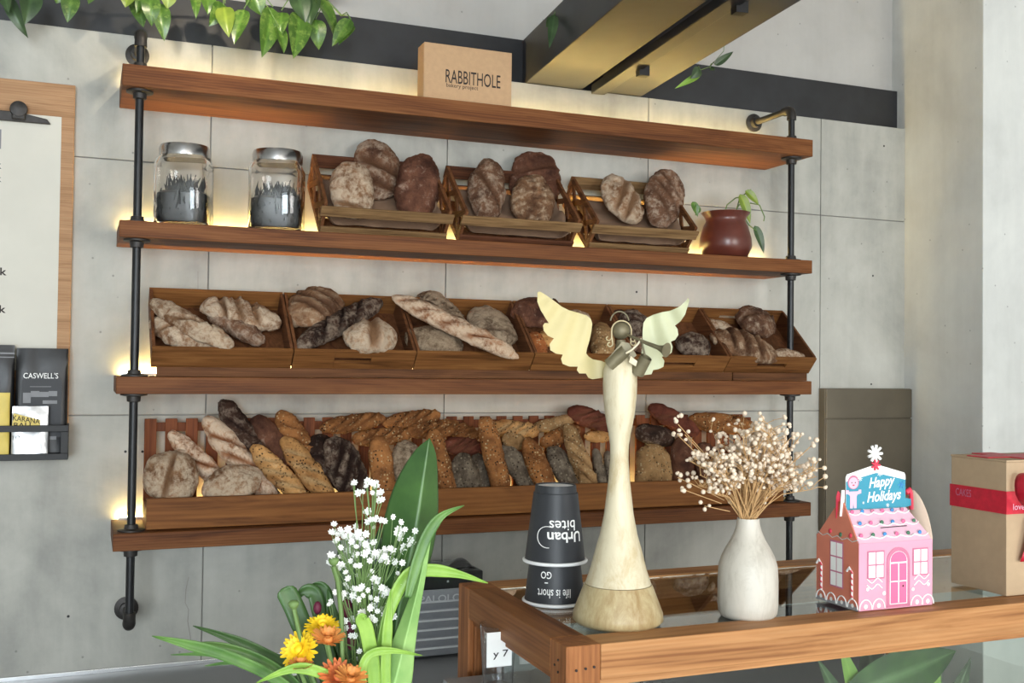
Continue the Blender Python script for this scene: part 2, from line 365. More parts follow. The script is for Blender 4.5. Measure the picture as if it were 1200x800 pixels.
def text(body, width, height=None, bold=0.0, shear=0.0):
    cu = bpy.data.curves.new('t', 'FONT'); cu.body = body; cu.size = 1; cu.offset = bold; cu.shear = shear; cu.resolution_u = 3
    o = bpy.data.objects.new('t', cu); COL.objects.link(o); dg = bpy.context.evaluated_depsgraph_get()
    me = bpy.data.meshes.new_from_object(o.evaluated_get(dg)); bpy.data.objects.remove(o); bpy.data.curves.remove(cu)
    vs = [v.co.copy() for v in me.vertices]; fs = [tuple(p.vertices) for p in me.polygons]; bpy.data.meshes.remove(me)
    x0, x1 = min(v.x for v in vs), max(v.x for v in vs); y0, y1 = min(v.y for v in vs), max(v.y for v in vs)
    sx = width / (x1 - x0); sy = sx if height is None else height / (y1 - y0)
    return [((v.x - (x0 + x1) / 2) * sx, (v.y - (y0 + y1) / 2) * sy) for v in vs], fs
def lettering(body, mat, parent, O, U, V, width, height=None, bold=0.0, shear=0.0, fn=None, name='lettering'):
    vs, fs = text(body, width, height, bold, shear); U, V, O = Vector(U), Vector(V), Vector(O)
    pts = [fn(x, y) for x, y in vs] if fn else [O + U * x + V * y for x, y in vs]
    return MB().add(pts, fs).build(name, mat, parent)
X, Yv, Z = Vector((1, 0, 0)), Vector((0, 1, 0)), Vector((0, 0, 1))

# ------------------------------------------------------------------ setting
WALL = .285; TOPZ = .975 + H; CEIL = 1.76 + H; BTOP = 1.138 + H
struct(MB().box(-3.6, 5, -9.8, 1, -.1, 0).build('floor', 'floor'))
struct(MB().box(-3.6, 5, -9.8, 1, CEIL, CEIL + .2).build('ceiling', 'ceiling'))
wb = struct(MB().box(-3.6, 3.4, WALL + .008, WALL + .25, 0, TOPZ - .004).build('wall_back', 'joint'))
zs = [0, -.92 + H, -.161 + H, .598 + H, TOPZ]
xs = [-3.56 + .765 * k for k in range(9)] + [2.975]
xs = [x for x in xs if x < 2.9]; xs.append(2.98)
for a, b in zip(xs, xs[1:]):
    for c, d in zip(zs, zs[1:]):
        MB().box(a + .0016, b - .0016, WALL, WALL + .02, c + .0016, d - .0016 if d < TOPZ else d).build('concrete_panel', 'concrete', wb, bevel=.0015)
def crackline(pts, wd):
    m = MB(); P = [at(px, py, WALL - .0004) for px, py in pts]
    for a, b in zip(P, P[1:]): m.add([a + X * wd, a - X * wd, b - X * wd, b + X * wd], [(0, 1, 2, 3)])
    m.build('crack', 'joint', wb)
crackline([(221, 676), (218, 690), (217, 706), (221, 714), (220, 728), (223, 745), (224, 760)], .0013)
crackline([(233, 380), (234, 360), (232, 340), (232, 318)], .0009)
for px, py in ((147, 529), (167, 529), (1023, 323), (1021, 450), (80, 722), (746, 342), (1036, 171)):
    q = at(px, py, WALL - .0005); MB().lathe([(.004, 0), (.004, -.002)], q, 10, (0, -1, 0)).build('anchor_hole', 'black', wb)
struct(MB().box(-3.6, -3.4, -9.8, 1, 0, CEIL).build('wall_left', 'column'))
struct(MB().box(-3.6, 3.4, .36, .56, TOPZ, CEIL).build('wall_upper', 'ceiling'))
wf = MB()
for d in ((-3.6, -3.1, .3, 3.1), (-.8, 1.6, .3, 3.1), (4.8, 5, .3, 3.1), (-3.6, 5, 0, .3), (-3.6, 5, 3.1, CEIL)): wf.box(d[0], d[1], -9.8, -9.6, d[2], d[3])
struct(wf.build('wall_front', 'column'))
struct(MB().box(4.8, 5.0, -9.6, -.12, 0, CEIL).build('wall_side', 'column'))
struct(MB().box(2.975, 5.0, -.116, .6, 0, CEIL).build('wall_right', 'column', bevel=.004))
# steel along the wall head and the two cross beams
beam = struct(MB().box(-3.6, 3.4, .33, .47, TOPZ - .0, BTOP).build('trim_1', 'beam'), 'black steel beam running along the head of the wall')
Rb = Matrix.Translation((1.55, .30, 0)) @ Matrix.Rotation(-.095, 4, 'Z')
b2 = struct(MB().box(-.235, -.02, -3.2, .03, TOPZ + .002, BTOP, Rb).build('trim_2', 'beam', bevel=.003), 'broad black steel cross beam, the left one of the pair')
b3 = struct(MB().box(.075, .215, -3.2, .03, TOPZ + .002, BTOP, Rb).build('trim_3', 'beam', bevel=.003), 'black steel cross beam, the right one of the pair')
b4 = struct(MB().box(.012, .062, -3.2, -.02, TOPZ - .012, TOPZ + .02, Rb).build('trim_4', 'beam', bevel=.002), 'slim steel channel in the gap between the two cross beams')
MB().box(.05, .085, -.36, -.33, TOPZ - .03, TOPZ + .03, Rb).build('clip', 'black', b4)
MB().box(.05, .085, -1.0, -.97, TOPZ - .03, TOPZ + .03, Rb).build('clip', 'black', b4)

# ------------------------------------------------------------------ pipe shelf unit
SH = [.8131 + H, .3840 + H, -.0430 + H, -.4694 + H]; TH = [.060, .046, .047, .047]
unit = thing('wall_shelf', 'long wooden wall shelf of four boards on black pipe uprights', 'shelf', (1.15, .285, SH[3] - .3))
for z, t in zip(SH, TH):
    MB().box(0, 2.30, 0, WALL - .001, z - t, z).build('shelf_board', 'teak', unit, bevel=.002)
    ln = Vector((0, .7071, .7071)); a_, b_ = (WALL - .013, z + .0085), (WALL - .004, z + .001)
    MB().add([(.02, a_[0], a_[1]), (2.285, a_[0], a_[1]), (2.285, b_[0], b_[1]), (.02, b_[0], b_[1])], [(0, 1, 2, 3)]).build('led_strip', 'led', unit)
    MB().prism([(a_[0] - .002, z + .0004), (b_[0], z + .0004), (a_[0] - .0008, a_[1] - .0008), (a_[0] - .002, a_[1] - .0008)], (.02, 0, 0), Yv, Z, 2.265).build('added_led_shield', 'alu', unit)  # housing added to block the strip's forward light from the ceiling
def pole(x, xt, xb, ztop, zbot):
    y = .052
    segs = [ztop] + [q for z, t in zip(SH, TH) for q in (z, z - t)] + [zbot]
    for a, b in zip(segs[0::2], segs[1::2]):
        p = MB().tube([(x, y, a), (x, y, b)], .0115, 16).build('pipe', 'pipe', unit, smooth=40)
    for i, (z, t) in enumerate(zip(SH, TH)):
        MB().lathe([(.036, 0), (.036, -.005), (.019, -.008), (.018, -.022), (.0125, -.024)], (x, y, z - t), 28).build('flange', 'fitting', unit, smooth=40)
        MB().lathe([(.036, 0), (.036, .004), (.019, .007), (.017, .018), (.0125, .019)], (x, y, z), 28).build('flange', 'fitting', unit, smooth=40)
    for zz, sg in ((ztop, 1), (zbot, -1)):
        pts = [(x, y, zz - sg * .03), (x, y, zz - sg * .012), (x, y + .006, zz + sg * .002), (x, y + .02, zz + sg * .008), (x, y + .04, zz + sg * .008)]
        MB().tube(pts, [.017, .0165, .0175, .0165, .017], 16).build('elbow', 'fitting', unit, smooth=60)
        MB().tube([(x, y + .035, zz + sg * .008), (x, WALL, zz + sg * .008)], .0115, 14).build('wall_arm', 'fitting', unit, smooth=40)
        MB().lathe([(.034, 0), (.034, .006), (.02, .010), (.019, .026), (.0125, .027)], (x, WALL - .0005, zz + sg * .008), 28, (0, -1, 0)).build('wall_flange', 'fitting', unit, smooth=40)
pole(at(161, 250, .052).x, 0, 0, at(162, 42, .052).z, at(155, 730, .052).z)
pole(at(927, 250, .052).x, 0, 0, at(929, 131, .052).z, SH[3] - .31)

# ------------------------------------------------------------------ bread
def loaf(name, label, A, B, wid, th, up, mat, scores=(), group=None, taper=2.2, pw=2.0, bend=0.0, sd=.014, flat=.6, lump=.065, cat='bread', ns=46, nr=36):
    A, B = Vector(A), Vector(B); L = (B - A).length; xa = (B - A).normalized(); up = Vector(up); za = (up - xa * up.dot(xa)).normalized(); ya = za.cross(xa)
    sd_ = Vector((random.uniform(-50, 50), random.uniform(-50, 50), random.uniform(-50, 50)))
    vs, fs, at_ = [], [], []
    for i in range(ns + 1):
        u = i / ns; u = .5 - .5 * math.cos(PI * u); x = (u - .5) * L
        r = max(0.0, 1 - abs(2 * u - 1) ** taper) ** (1 / pw)
        for j in range(nr):
            t = 2 * PI * j / nr; cy, sz = math.cos(t), math.sin(t)
            y = wid / 2 * r * cy; z = th / 2 * r * (sz if sz > 0 else sz * flat)
            y += bend * (1 - (2 * u - 1) ** 2) - bend * .6
            p = Vector((x, y, z)); q = p * (5 / max(wid, .03)) * .5 + sd_
            k = lump * wid * (noise.noise(q) + .5 * noise.noise(q * 2.3)) + .03 * wid * noise.noise(q * 6)
            a = 0.0; d = 0.0
            if sz > -.1:
                yy = cy
                for (u0, kk, sg) in scores:
                    s_ = (u - u0) * L - kk * y
                    win = max(0.0, 1 - abs(yy) ** 6) if abs(kk) < 3 else max(0.0, 1 - (2 * abs(u - .5)) ** 4)
                    win *= min(1, max(0, (sz + .1) * 3))
                    g = math.exp(-(s_ / sg) ** 2) * win; a = max(a, math.exp(-(s_ / (sg * 1.25)) ** 2) * win); d += -1.25 * g + .6 * math.exp(-((s_ - 1.9 * sg) / sg) ** 2) * win
            n = Vector((x * .15, y, z)); n = n.normalized() if n.length > 1e-6 else Vector((0, 0, 1))
            p += n * (k * min(1, r * 3) + d * sd * min(1, r * 2))
            vs.append(p); at_.append(a)
    for i in range(ns):
        for j in range(nr):
            j2 = (j + 1) % nr; fs.append((i * nr + j, i * nr + j2, (i + 1) * nr + j2, (i + 1) * nr + j))
    m = MB(); m.v = vs; m.f = fs; m.a = {i: v for i, v in enumerate(at_) if v > .001}
    o = m.build(name, mat, smooth=180)
    o.matrix_world = Matrix((( xa.x, ya.x, za.x, 0), (xa.y, ya.y, za.y, 0), (xa.z, ya.z, za.z, 0), (0, 0, 0, 1)))
    o.location = (A + B) / 2
    return tag(o, label, cat, group)
def slashes(n, k=.6, s=.006, a=.2, b=.8): return [(a + (b - a) * i / max(1, n - 1), k, s) for i in range(n)]
ALONG = [(.5, 40.0, .2)]
def along(w): return [(.5, 1e3, 1.0)]

AL = math.radians(42)
class Incline:
    def __init__(s, y0, z0): s.o = Vector((0, y0, z0)); s.n = Vector((0, -math.sin(AL), math.cos(AL))); s.d = Vector((0, math.cos(AL), math.sin(AL)))
    def hit(s, px, py, hh):
        d = ray(px, py); t = (hh + (s.o - CAM).dot(s.n)) / d.dot(s.n); return CAM + d * t
    def mx(s, x0):   # crate frame: x along the shelf, y up the incline, z out of its floor
        return Matrix(((1, 0, 0, x0), (0, s.d.y, s.n.y, s.o.y), (0, s.d.z, s.n.z, s.o.z), (0, 0, 0, 1)))

# --- slatted crates, second board
I2 = Incline(.085, SH[1] + .001)
G2 = 'slatted crates leaning on the second board'
def slat_crate(x0, x1, label):
    wd = x1 - x0; h, d = .118, .262; Mx = I2.mx(x0)
    r = thing('slatted_crate', label, 'crate', (x0 + wd / 2, .10, SH[1] + .0005), G2)
    for k, (za, zb, mt) in enumerate(((.002, .034, 'old_dark' if 1.0 <= x0 < 1.4 else 'old_x'), (.072, .106, 'old_x'))):
        MB().box(-.008 if k else .0, wd + .008 if k else wd, -.008, 0.0, za, zb, Mx).build('front_slat', mt, r, bevel=.002)
    for ya in (.02, .095, .17): MB().box(0, wd, ya, ya + .06, 0, .006, Mx).build('floor_slat', 'old_y', r, bevel=.001)
    for za, zb in ((.004, .045), (.07, .116)): MB().box(0, wd, d, d + .008, za, zb, Mx).build('back_slat', 'old_dark' if x0 < 1.4 else 'old_x', r, bevel=.002)
    for sx in (0, wd - .010):
        for (ya, yb, za, zb) in ((.0, d, .10, .118), (.0, d, .0, .016), (.0, .02, .016, .10), (d - .02, d, .016, .10)):
            MB().box(sx, sx + .010, ya, yb, za, zb, Mx).build('side_rail', 'old_y', r, bevel=.001)
        for (p, q) in (((.015, .015), (.13, .104)), ((.13, .015), (.245, .104)), ((.13, .015), (.015, .104)), ((.245, .015), (.13, .104))):
            a = Vector((sx + .0035, p[0], p[1])); b = Vector((sx + .0035, q[0], q[1])); e = (b - a).normalized(); n = Vector((0, -e.z, e.y)) * .009
            m = MB(); vs = []
            for xx in (-.0025, .0025):
                for c in (a - n, b - n, b + n, a + n): vs.append(c + Vector((xx, 0, 0)))
            m.add(vs, [(0, 1, 2, 3), (7, 6, 5, 4), (0, 4, 5, 1), (1, 5, 6, 2), (2, 6, 7, 3), (3, 7, 4, 0)], Mx).build('lattice_slat', 'old_y', r)
    return r
CR2 = [(.562, .958), (1.0, 1.395), (1.452, 1.832)]
slat_crate(*CR2[0], 'slatted wooden crate beside the glass jars holding three loaves')
slat_crate(*CR2[1], 'slatted wooden crate standing between two other slatted crates')
slat_crate(*CR2[2], 'slatted wooden crate with lattice side next to the brown pot')
def liner(x0, x1, label):
    Mx = I2.mx(x0); wd = x1 - x0; s0 = random.random() * 30
    def fn(u, v):
        x = .016 + (wd - .032) * u; y = .004 + .250 * v
        e = max(0, abs(u - .5) * 2 - .80) / .20; e2 = max(0, v - .8) / .2; e3 = max(0, .10 - v) / .10
        z = .013 + .006 * (noise.noise(Vector((u * 6 + s0, v * 6, 0))) + 1) + (.050 + .025 * noise.noise(Vector((v * 9, s0, u * 5)))) * e * e + .015 * e2 * e2 + .02 * e3
        return Mx @ Vector((x, y, min(z, .125)))
    o = MB().grid(fn, 40, 30).build('paper_liner', 'liner', smooth=30, solid=.0006, origin=((x0 + x1) / 2, .15, SH[1] + .05))
    return tag(o, label, 'paper', 'crumpled paper liners in the slatted crates')
liner(*CR2[0], 'crumpled brown paper under the loaves of the crate beside the jars')
liner(*CR2[1], 'crumpled brown paper under the loaves of the middle slatted crate')
liner(*CR2[2], 'crumpled brown paper under the loaves of the crate beside the brown pot')
L2 = 'loaves in the slatted crates'
def l2(name, label, a, b, wpx, th, mat, sc=(), **kw):
    back = kw.pop('back', 0); A = at(*a, .222 if back else .175); B = at(*b, .188 if back else .118); th = min(th, .062 if back else .078)
    return loaf(name, label, A, B, wpx * mpp((A + B) / 2) * 1.06, th, (0, -.93, .35), mat, sc, L2, **kw)
l2('sourdough_boule', 'tall oval floury sourdough with one wide score at back of the crate beside the jars', (436, 163), (448, 234), 52, .105, 'b_boule', [(.48, .5, .012), (.8, .4, .006)], back=1)
l2('sourdough_boule', 'pale floury round sourdough at front left of the crate beside the jars', (412, 190), (412, 256), 52, .095, 'b_floury', [(.85, .2, .004)])
l2('sourdough_batard', 'smooth dark brown oval loaf at right of the crate beside the jars', (496, 180), (482, 258), 50, .095, 'b_brown', ())
l2('sourdough_batard', 'oval loaf with one slanting fold at left of the middle slatted crate', (575, 187), (567, 258), 44, .085, 'b_boule', [(.55, 1.1, .009)])
l2('sourdough_boule', 'large dark round loaf with floury ring at back of the middle slatted crate', (634, 178), (622, 246), 60, .09, 'b_brown', [(.3, -.5, .010), (.62, -.5, .006)], back=1)
l2('sourdough_boule', 'grey brown loaf with fanned scores at front of the middle slatted crate', (628, 206), (620, 268), 52, .085, 'b_stripe', [(.5, 2.6, .006), (.62, -2.4, .005)])
l2('sourdough_batard', 'pale floury oval loaf with two slashes beside the lattice crate side', (712, 206), (746, 262), 42, .085, 'b_floury', [(.4, -.7, .008), (.68, -.7, .008)])
l2('sourdough_batard', 'upright brown loaf with slanting slashes in the crate beside the brown pot', (786, 200), (770, 266), 46, .09, 'b_boule', [(.3, .9, .006), (.5, .9, .006), (.7, .9, .006)])

# --- box crates, third board
RZ = SH[2] + .028
I3 = Incline(.024, RZ - .0015)
stand = thing('crate_stand', 'low wooden stand raising the row of tilted box crates on the third board', 'stand', (1.19, .05, SH[2] + .0005))
MB().box(.105, 1.98, .018, .04, SH[2] + .0005, RZ).build('front_bar', 'riser', stand, bevel=.0015)
MB().box(1.983, 2.292, .016, .04, SH[2] + .0005, RZ).build('front_bar', 'riser', stand, bevel=.0015)
for xx in (.12, 1.2, 2.26):
    MB().prism([(.04, 0), (.24, 0), (.24, .15), (.20, .15), (.04, .01)], (xx, 0, SH[2] + .0005), Yv, Z, .02).build('bracket', 'crate_x', stand)
MB().box(.12, 2.28, .205, .225, SH[2] + .12, SH[2] + .158).build('back_rail', 'crate_x', stand)
CX3 = [.088, .475, .842, 1.226, 1.578, 1.948, 2.306]
G3 = 'tilted box crates on the third board'
def handle_board(wd, y0, y1, h, Mx, slot, z0=0.0):
    m = MB()
    if not slot: return m.box(0, wd, y0, y1, z0, h, Mx)
    a, b = slot; s0, s1 = .38 * h, .62 * h
    m.box(0, a, y0, y1, z0, h, Mx); m.box(b, wd, y0, y1, z0, h, Mx); m.box(a, b, y0, y1, z0, s0, Mx); m.box(a, b, y0, y1, s1, h, Mx)
    return m
def box_crate(i, label, slot=None, backslot=None):
    x0, x1 = CX3[i] + .0015, CX3[i + 1] - .0015; wd = x1 - x0; Mx = I3.mx(x0); h, d = .07, .268
    r = thing('box_crate', label, 'crate', (x0 + wd / 2, .05, RZ), G3)
    handle_board(wd, 0, .010, h, Mx, slot).build('front_board', 'crate_x', r, bevel=.001)
    handle_board(wd, d - .010, d, h, Mx, backslot, .0).build('back_board', 'crate_x', r, bevel=.001)
    for sx in (0, wd - .009): MB().box(sx, sx + .009, .010, d - .010, 0, h + .002, Mx).build('side_board', 'crate_y', r, bevel=.001)
    MB().box(.009, wd - .009, .010, d - .010, 0, .006, Mx).build('floor_board', 'crate_y', r)
    return r
box_crate(0, 'tilted wooden box crate nearest the left pipe with pale floury loaves')
box_crate(1, 'second tilted box crate from the left with a slotted front board', (.12, .23))
box_crate(2, 'third tilted box crate from the left with a long baguette laid across')
box_crate(3, 'tilted box crate behind the left angel wing')
box_crate(4, 'tilted box crate behind the right angel wing and trumpet', (.12, .24))
box_crate(5, 'tilted box crate at the right end with slots in front and back boards', (.12, .24), (.09, .18))
L3 = 'loaves in the tilted box crates'
def l3(name, label, a, b, wpx, th, mat, sc=(), **kw):
    hh = kw.pop('hh', th / 2 * .62 + .009); A = I3.hit(*a, hh); B = I3.hit(*b, hh)
    return loaf(name, label, A, B, wpx * mpp((A + B) / 2) * 1.05, th, kw.pop('up', I3.n), mat, sc, L3, **kw)
l3('baguette', 'floury baguette with a curled ear lying across the leftmost box crate', (175, 353), (272, 408), 27, .062, 'b_floury', [(.6, 2.2, .008)], hh=.074, taper=3, bend=-.012)
l3('ciabatta', 'pale floury ciabatta at front left of the leftmost box crate', (176, 378), (262, 408), 42, .075, 'b_floury', [(.4, 1.2, .006)], hh=.040, lump=.09)
l3('batard', 'small browned batard lying beside the curled baguette in the leftmost box crate', (245, 366), (310, 402), 27, .06, 'b_boule', (), hh=.034, taper=3)
l3('ciabatta', 'broad loaf with three deep slashes at back right of the leftmost box crate', (236, 358), (329, 381), 40, .075, 'b_floury', [(.25, -.5, .006), (.45, -.5, .006), (.66, -.5, .006)], hh=.046)
l3('sourdough_boule', 'round ridged loaf at back left of the second box crate', (343, 378), (393, 346), 52, .095, 'b_stripe', [(.3, -.3, .005), (.5, -.3, .005), (.7, -.3, .005)], hh=.055)
l3('rye_baguette', 'dark floury rye baguette slanting across the second box crate', (347, 408), (447, 352), 28, .065, 'b_ryestripe', [(.3, 1.2, .006), (.5, 1.2, .006), (.7, 1.2, .006)], hh=.052, taper=3.2)
l3('sourdough_boule', 'tan round loaf with a floury crown at front right of the second box crate', (405, 400), (463, 392), 50, .10, 'b_floury', [(.5, .3, .012)], hh=.072)
l3('baguette', 'long floury baguette with red brown scores across the third box crate', (459, 347), (608, 420), 26, .06, 'b_bag', [(.16, 2.2, .006), (.36, 2.2, .006), (.57, 2.2, .006), (.78, 2.2, .006)], hh=.108, taper=4, pw=1.6)
l3('batard', 'grey oval loaf with one long score at back of the third box crate', (491, 346), (541, 386), 40, .085, 'b_grey', [(.5, 3.0, .006)], hh=.046)
l3('batard', 'plain grey beige oval loaf at front left of the third box crate', (474, 394), (543, 408), 40, .08, 'b_grey', (), hh=.043)
l3('sourdough_boule', 'grey brown round loaf at right of the third box crate', (560, 362), (592, 408), 54, .085, 'b_grey', [(.75, .3, .004)], hh=.046)
l3('sourdough_boule', 'large brown domed loaf at back left of the fourth box crate', (598, 370), (658, 364), 42, .09, 'b_brown', [(.8, .2, .004)], hh=.055)
l3('bread_roll', 'orange seeded twist at front of the fourth box crate', (624, 390), (634, 420), 22, .05, 'b_orange', (), hh=.032, ns=30, nr=24)
l3('bread_roll', 'small smooth tan roll next to the orange seeded twist', (634, 402), (652, 392), 24, .05, 'b_tan', (), hh=.034, ns=30, nr=24)
l3('bread_roll', 'pale golden roll showing above the left angel wing', (659, 374), (693, 376), 26, .06, 'b_floury', (), hh=.05, ns=30, nr=24)
l3('batard', 'beige seeded oval loaf between the angel head and left wing', (706, 380), (706, 424), 28, .07, 'b_seedpale', (), hh=.04)
l3('sourdough_boule', 'dark floury scored loaf right above the angel halo', (734, 366), (757, 396), 34, .075, 'b_ryestripe', [(.4, .8, .007), (.7, .8, .006)], hh=.055)
l3('bread_roll', 'dark small loaf in shadow behind the floury loaf above the angel', (715, 370), (734, 376), 26, .055, 'b_brown', (), hh=.034, ns=30, nr=24)
l3('batard', 'brown loaf low behind the angel trumpet', (740, 408), (768, 396), 26, .06, 'b_boule', (), hh=.034)
l3('sourdough_boule', 'speckled grey brown loaf just right of the right angel wing', (793, 404), (831, 408), 36, .085, 'b_ryestripe', (), hh=.046)
l3('batard', 'broad tan loaf with three slashes in the rightmost box crate', (832, 392), (912, 420), 42, .085, 'b_stripe', [(.25, -.4, .006), (.45, -.4, .006), (.66, -.4, .006)], hh=.056)
l3('sourdough_boule', 'round loaf with a crossing score at back right of the rightmost box crate', (862, 366), (908, 390), 44, .09, 'b_boule', [(.5, .9, .006)], hh=.050)
l3('bread_roll', 'small pale baton at back left of the rightmost box crate', (822, 378), (858, 386), 16, .04, 'b_floury', (), hh=.028, taper=3, ns=30, nr=24)
l3('bread_roll', 'small tan baton end at front right corner of the rightmost box crate', (905, 414), (944, 419), 16, .04, 'b_floury', (), hh=.03, ns=30, nr=24)

# --- slatted rack, bottom board
R0, R1 = .086, 2.21; RB = SH[3] + .0005
rack = thing('bread_rack', 'long wooden rack with slatted back and deep front board on the bottom board', 'rack', (1.15, .13, RB))
MB().box(R0, R1, .036, .052, RB + .002, SH[3] + .088).build('front_board', 'rack_x', rack, bevel=.0015)
k = 0; x = R0
while x < R1 - .03:
    MB().box(x, x + .034, .225, .236, RB, SH[3] + .300).build('back_slat', 'rack_z', rack, bevel=.001); x += .0585
MB().box(R0, R1, .2365, .247, SH[3] + .262, SH[3] + .288).build('back_rail', 'rack_z', rack)
MB().box(R0, R1, .2365, .247, SH[3] + .02, SH[3] + .046).build('back_rail', 'rack_z', rack)
for xx in (R0, R1 - .012): MB().box(xx, xx + .012, .052, .225, RB, SH[3] + .06).build('end_board', 'rack_z', rack)
MB().box(R0 + .012, R1 - .012, .0525, .2245, RB, RB + .008).build('floor_board', 'rack_z', rack)
L4 = 'loaves in the bottom rack'
def l4(name, label, a, b, wpx, mat, sc=(), ya=.18, yb=.092, th=None, **kw):
    A = at(*a, ya); B = at(*b, yb); wd = wpx * mpp((A + B) / 2) * 1.04
    d = (B - A).normalized(); up = Vector((0, -.95, .3))
    return loaf(name, label, A, B, wd, th or min(.072, wd * .9), up, mat, sc, L4, **kw)
S3 = [(.28, 1.4, .006), (.5, 1.4, .006), (.72, 1.4, .006)]
l4('sourdough_boule', 'round grey floury boule at the far left end of the bottom rack', (168, 562), (233, 556), 62, 'b_floury', [(.45, .3, .005)], ya=.10, yb=.10, th=.09)
l4('batard', 'pinkish beige baton leaning behind the round grey boule', (198, 506), (266, 572), 23, 'b_bag', [(.6, 1.5, .006)], ya=.192, yb=.15, taper=3)
l4('baguette', 'large tan baguette with two long scores leaning left of the dark rye baton', (239, 489), (325, 588), 30, 'b_bag', [(.3, 1.8, .007), (.55, 1.8, .007)], ya=.195, yb=.125, taper=3.2)
l4('batard', 'short pale floury wedge of bread low at the front of the rack', (236, 578), (306, 556), 42, 'b_floury', (), ya=.085, yb=.085, th=.055, taper=1.8)
l4('rye_baguette', 'dark rye baton standing tallest at the left of the bottom rack', (259, 468), (304, 540), 27, 'b_rye', [(.5, 2.0, .006)], ya=.205, yb=.175, taper=3)
l4('batard', 'brown floury baton just right of the dark rye baton', (297, 488), (342, 545), 27, 'b_brown', (), ya=.20, yb=.165, taper=3)
l4('seeded_baguette', 'knobbly brown seeded baton leaning between tan baguettes and dark scored loaves', (326, 482), (368, 545), 28, 'b_seed', [(.3, 1, .006), (.6, 1, .006)], ya=.20, yb=.165, taper=3)
l4('baguette', 'light tan speckled baguette at the front of the rack, the left of two', (295, 522), (360, 590), 25, 'b_tan', S3, ya=.13, yb=.085, taper=3)
l4('baguette', 'light tan speckled baguette at the front of the rack, the right of two', (331, 512), (390, 590), 27, 'b_tan', S3, ya=.145, yb=.09, taper=3)
l4('rye_loaf', 'dark rye loaf half hidden behind the striped dark loaf', (367, 510), (398, 570), 40, 'b_rye', [(.5, .8, .006)], ya=.175, yb=.14)
l4('rye_loaf', 'dark rye loaf with wide floury stripes at front of the rack', (388, 512), (424, 590), 42, 'b_ryestripe', [(.25, -1.0, .009), (.5, -1.0, .009), (.76, -1.0, .009)], ya=.12, yb=.085)
l4('seeded_baguette', 'seeded baguette lying flat on top at the left of the upper row', (374, 502), (452, 490), 20, 'b_seed', S3, ya=.195, yb=.195, taper=3)
l4('seeded_baguette', 'seeded baguette lying flat right above the tip of the broad leaf', (448, 496), (516, 486), 19, 'b_seed', S3, ya=.195, yb=.195, taper=3)
l4('seeded_baguette', 'seeded baguette lying flat just below the upper row left of the leaf', (412, 515), (482, 509), 20, 'b_seed', S3, ya=.165, yb=.165, taper=3)
l4('seeded_loaf', 'upright tan seeded loaf left of the grey round by the broad leaf', (443, 510), (452, 590), 27, 'b_seed', (), ya=.12, yb=.085, taper=3.5)
l4('sourdough_boule', 'grey brown round loaf half behind the broad leaf', (474, 515), (482, 575), 38, 'b_grey', (), ya=.13, yb=.09)
l4('seeded_baguette', 'seeded baguette lying flat over the leaf tip', (476, 506), (534, 503), 19, 'b_seed', S3, ya=.165, yb=.165, taper=3)
l4('seeded_baguette', 'seeded baguette standing right behind the tip of the broad leaf', (506, 502), (528, 590), 23, 'b_seed', (), ya=.125, yb=.085, taper=4)
l4('seeded_baguette', 'scored brown baton in the upper row right of the leaf tip', (512, 496), (562, 512), 19, 'b_seed', S3, ya=.198, yb=.192, taper=3)
l4('batard', 'dark red brown baton lying above two grey ovals', (518, 522), (564, 524), 21, 'b_red', S3, ya=.165, yb=.165, taper=3)
l4('batard', 'grey oval loaf right of the leaf, the front one of two', (540, 530), (553, 590), 34, 'b_slate', (), ya=.115, yb=.085, th=.05)
l4('batard', 'grey oval loaf right of the leaf, the rear one of two', (558, 530), (574, 590), 26, 'b_slate', (), ya=.16, yb=.13, th=.045)
l4('seeded_baguette', 'densely seeded baguette standing straight in the middle of the rack', (567, 488), (592, 590), 24, 'b_seed', (), ya=.125, yb=.085, taper=4.5)
l4('seeded_baguette', 'pale scored seeded baguette lying flat right of the densely seeded one', (572, 500), (632, 506), 20, 'b_tan', S3, ya=.195, yb=.195, taper=3)
l4('bread_roll', 'short golden baton below the pale scored seeded baguette', (588, 514), (618, 520), 18, 'b_seedpale', (), ya=.16, yb=.16, th=.04)
l4('batard', 'slate grey loaf leaning behind the cup side of the rack', (590, 520), (634, 590), 27, 'b_slate', (), ya=.165, yb=.105, taper=3, th=.05)
l4('seeded_baguette', 'brown seeded loaf leaning above the top cup', (616, 512), (648, 590), 26, 'b_seed', [(.35, 1, .006)], ya=.135, yb=.09, taper=3)
l4('batard', 'slate grey loaf leaning right of the brown seeded loaf', (644, 522), (684, 590), 27, 'b_slate', (), ya=.16, yb=.10, taper=3, th=.05)
l4('baguette', 'long golden baguette leaning right of the slate grey loaf', (663, 496), (698, 590), 23, 'b_seedpale', S3, ya=.14, yb=.088, taper=3.5)
l4('seeded_baguette', 'narrow baton thick with pale and black seeds in the upper row', (622, 503), (674, 490), 15, 'b_seedpale', (), ya=.20, yb=.20, taper=3)
l4('batard', 'brown baton lying below the pale and black seeded baton', (633, 520), (680, 502), 19, 'b_seed', (), ya=.168, yb=.168, taper=3)
l4('batard', 'dark red brown baton touching the left side of the angel figure', (665, 480), (722, 502), 23, 'b_red', S3, ya=.198, yb=.192, taper=3)
l4('bread_roll', 'small golden baton left of the angel waist', (684, 511), (716, 512), 14, 'b_tan', (), ya=.165, yb=.165, th=.035)
l4('batard', 'thin slate slab of bread left of the angel waist, the left of two', (697, 525), (710, 590), 13, 'b_slate', (), ya=.13, yb=.09, th=.04, taper=4)
l4('batard', 'thin slate slab of bread left of the angel waist, the right of two', (711, 528), (722, 590), 13, 'b_slate', (), ya=.15, yb=.11, th=.04, taper=4)
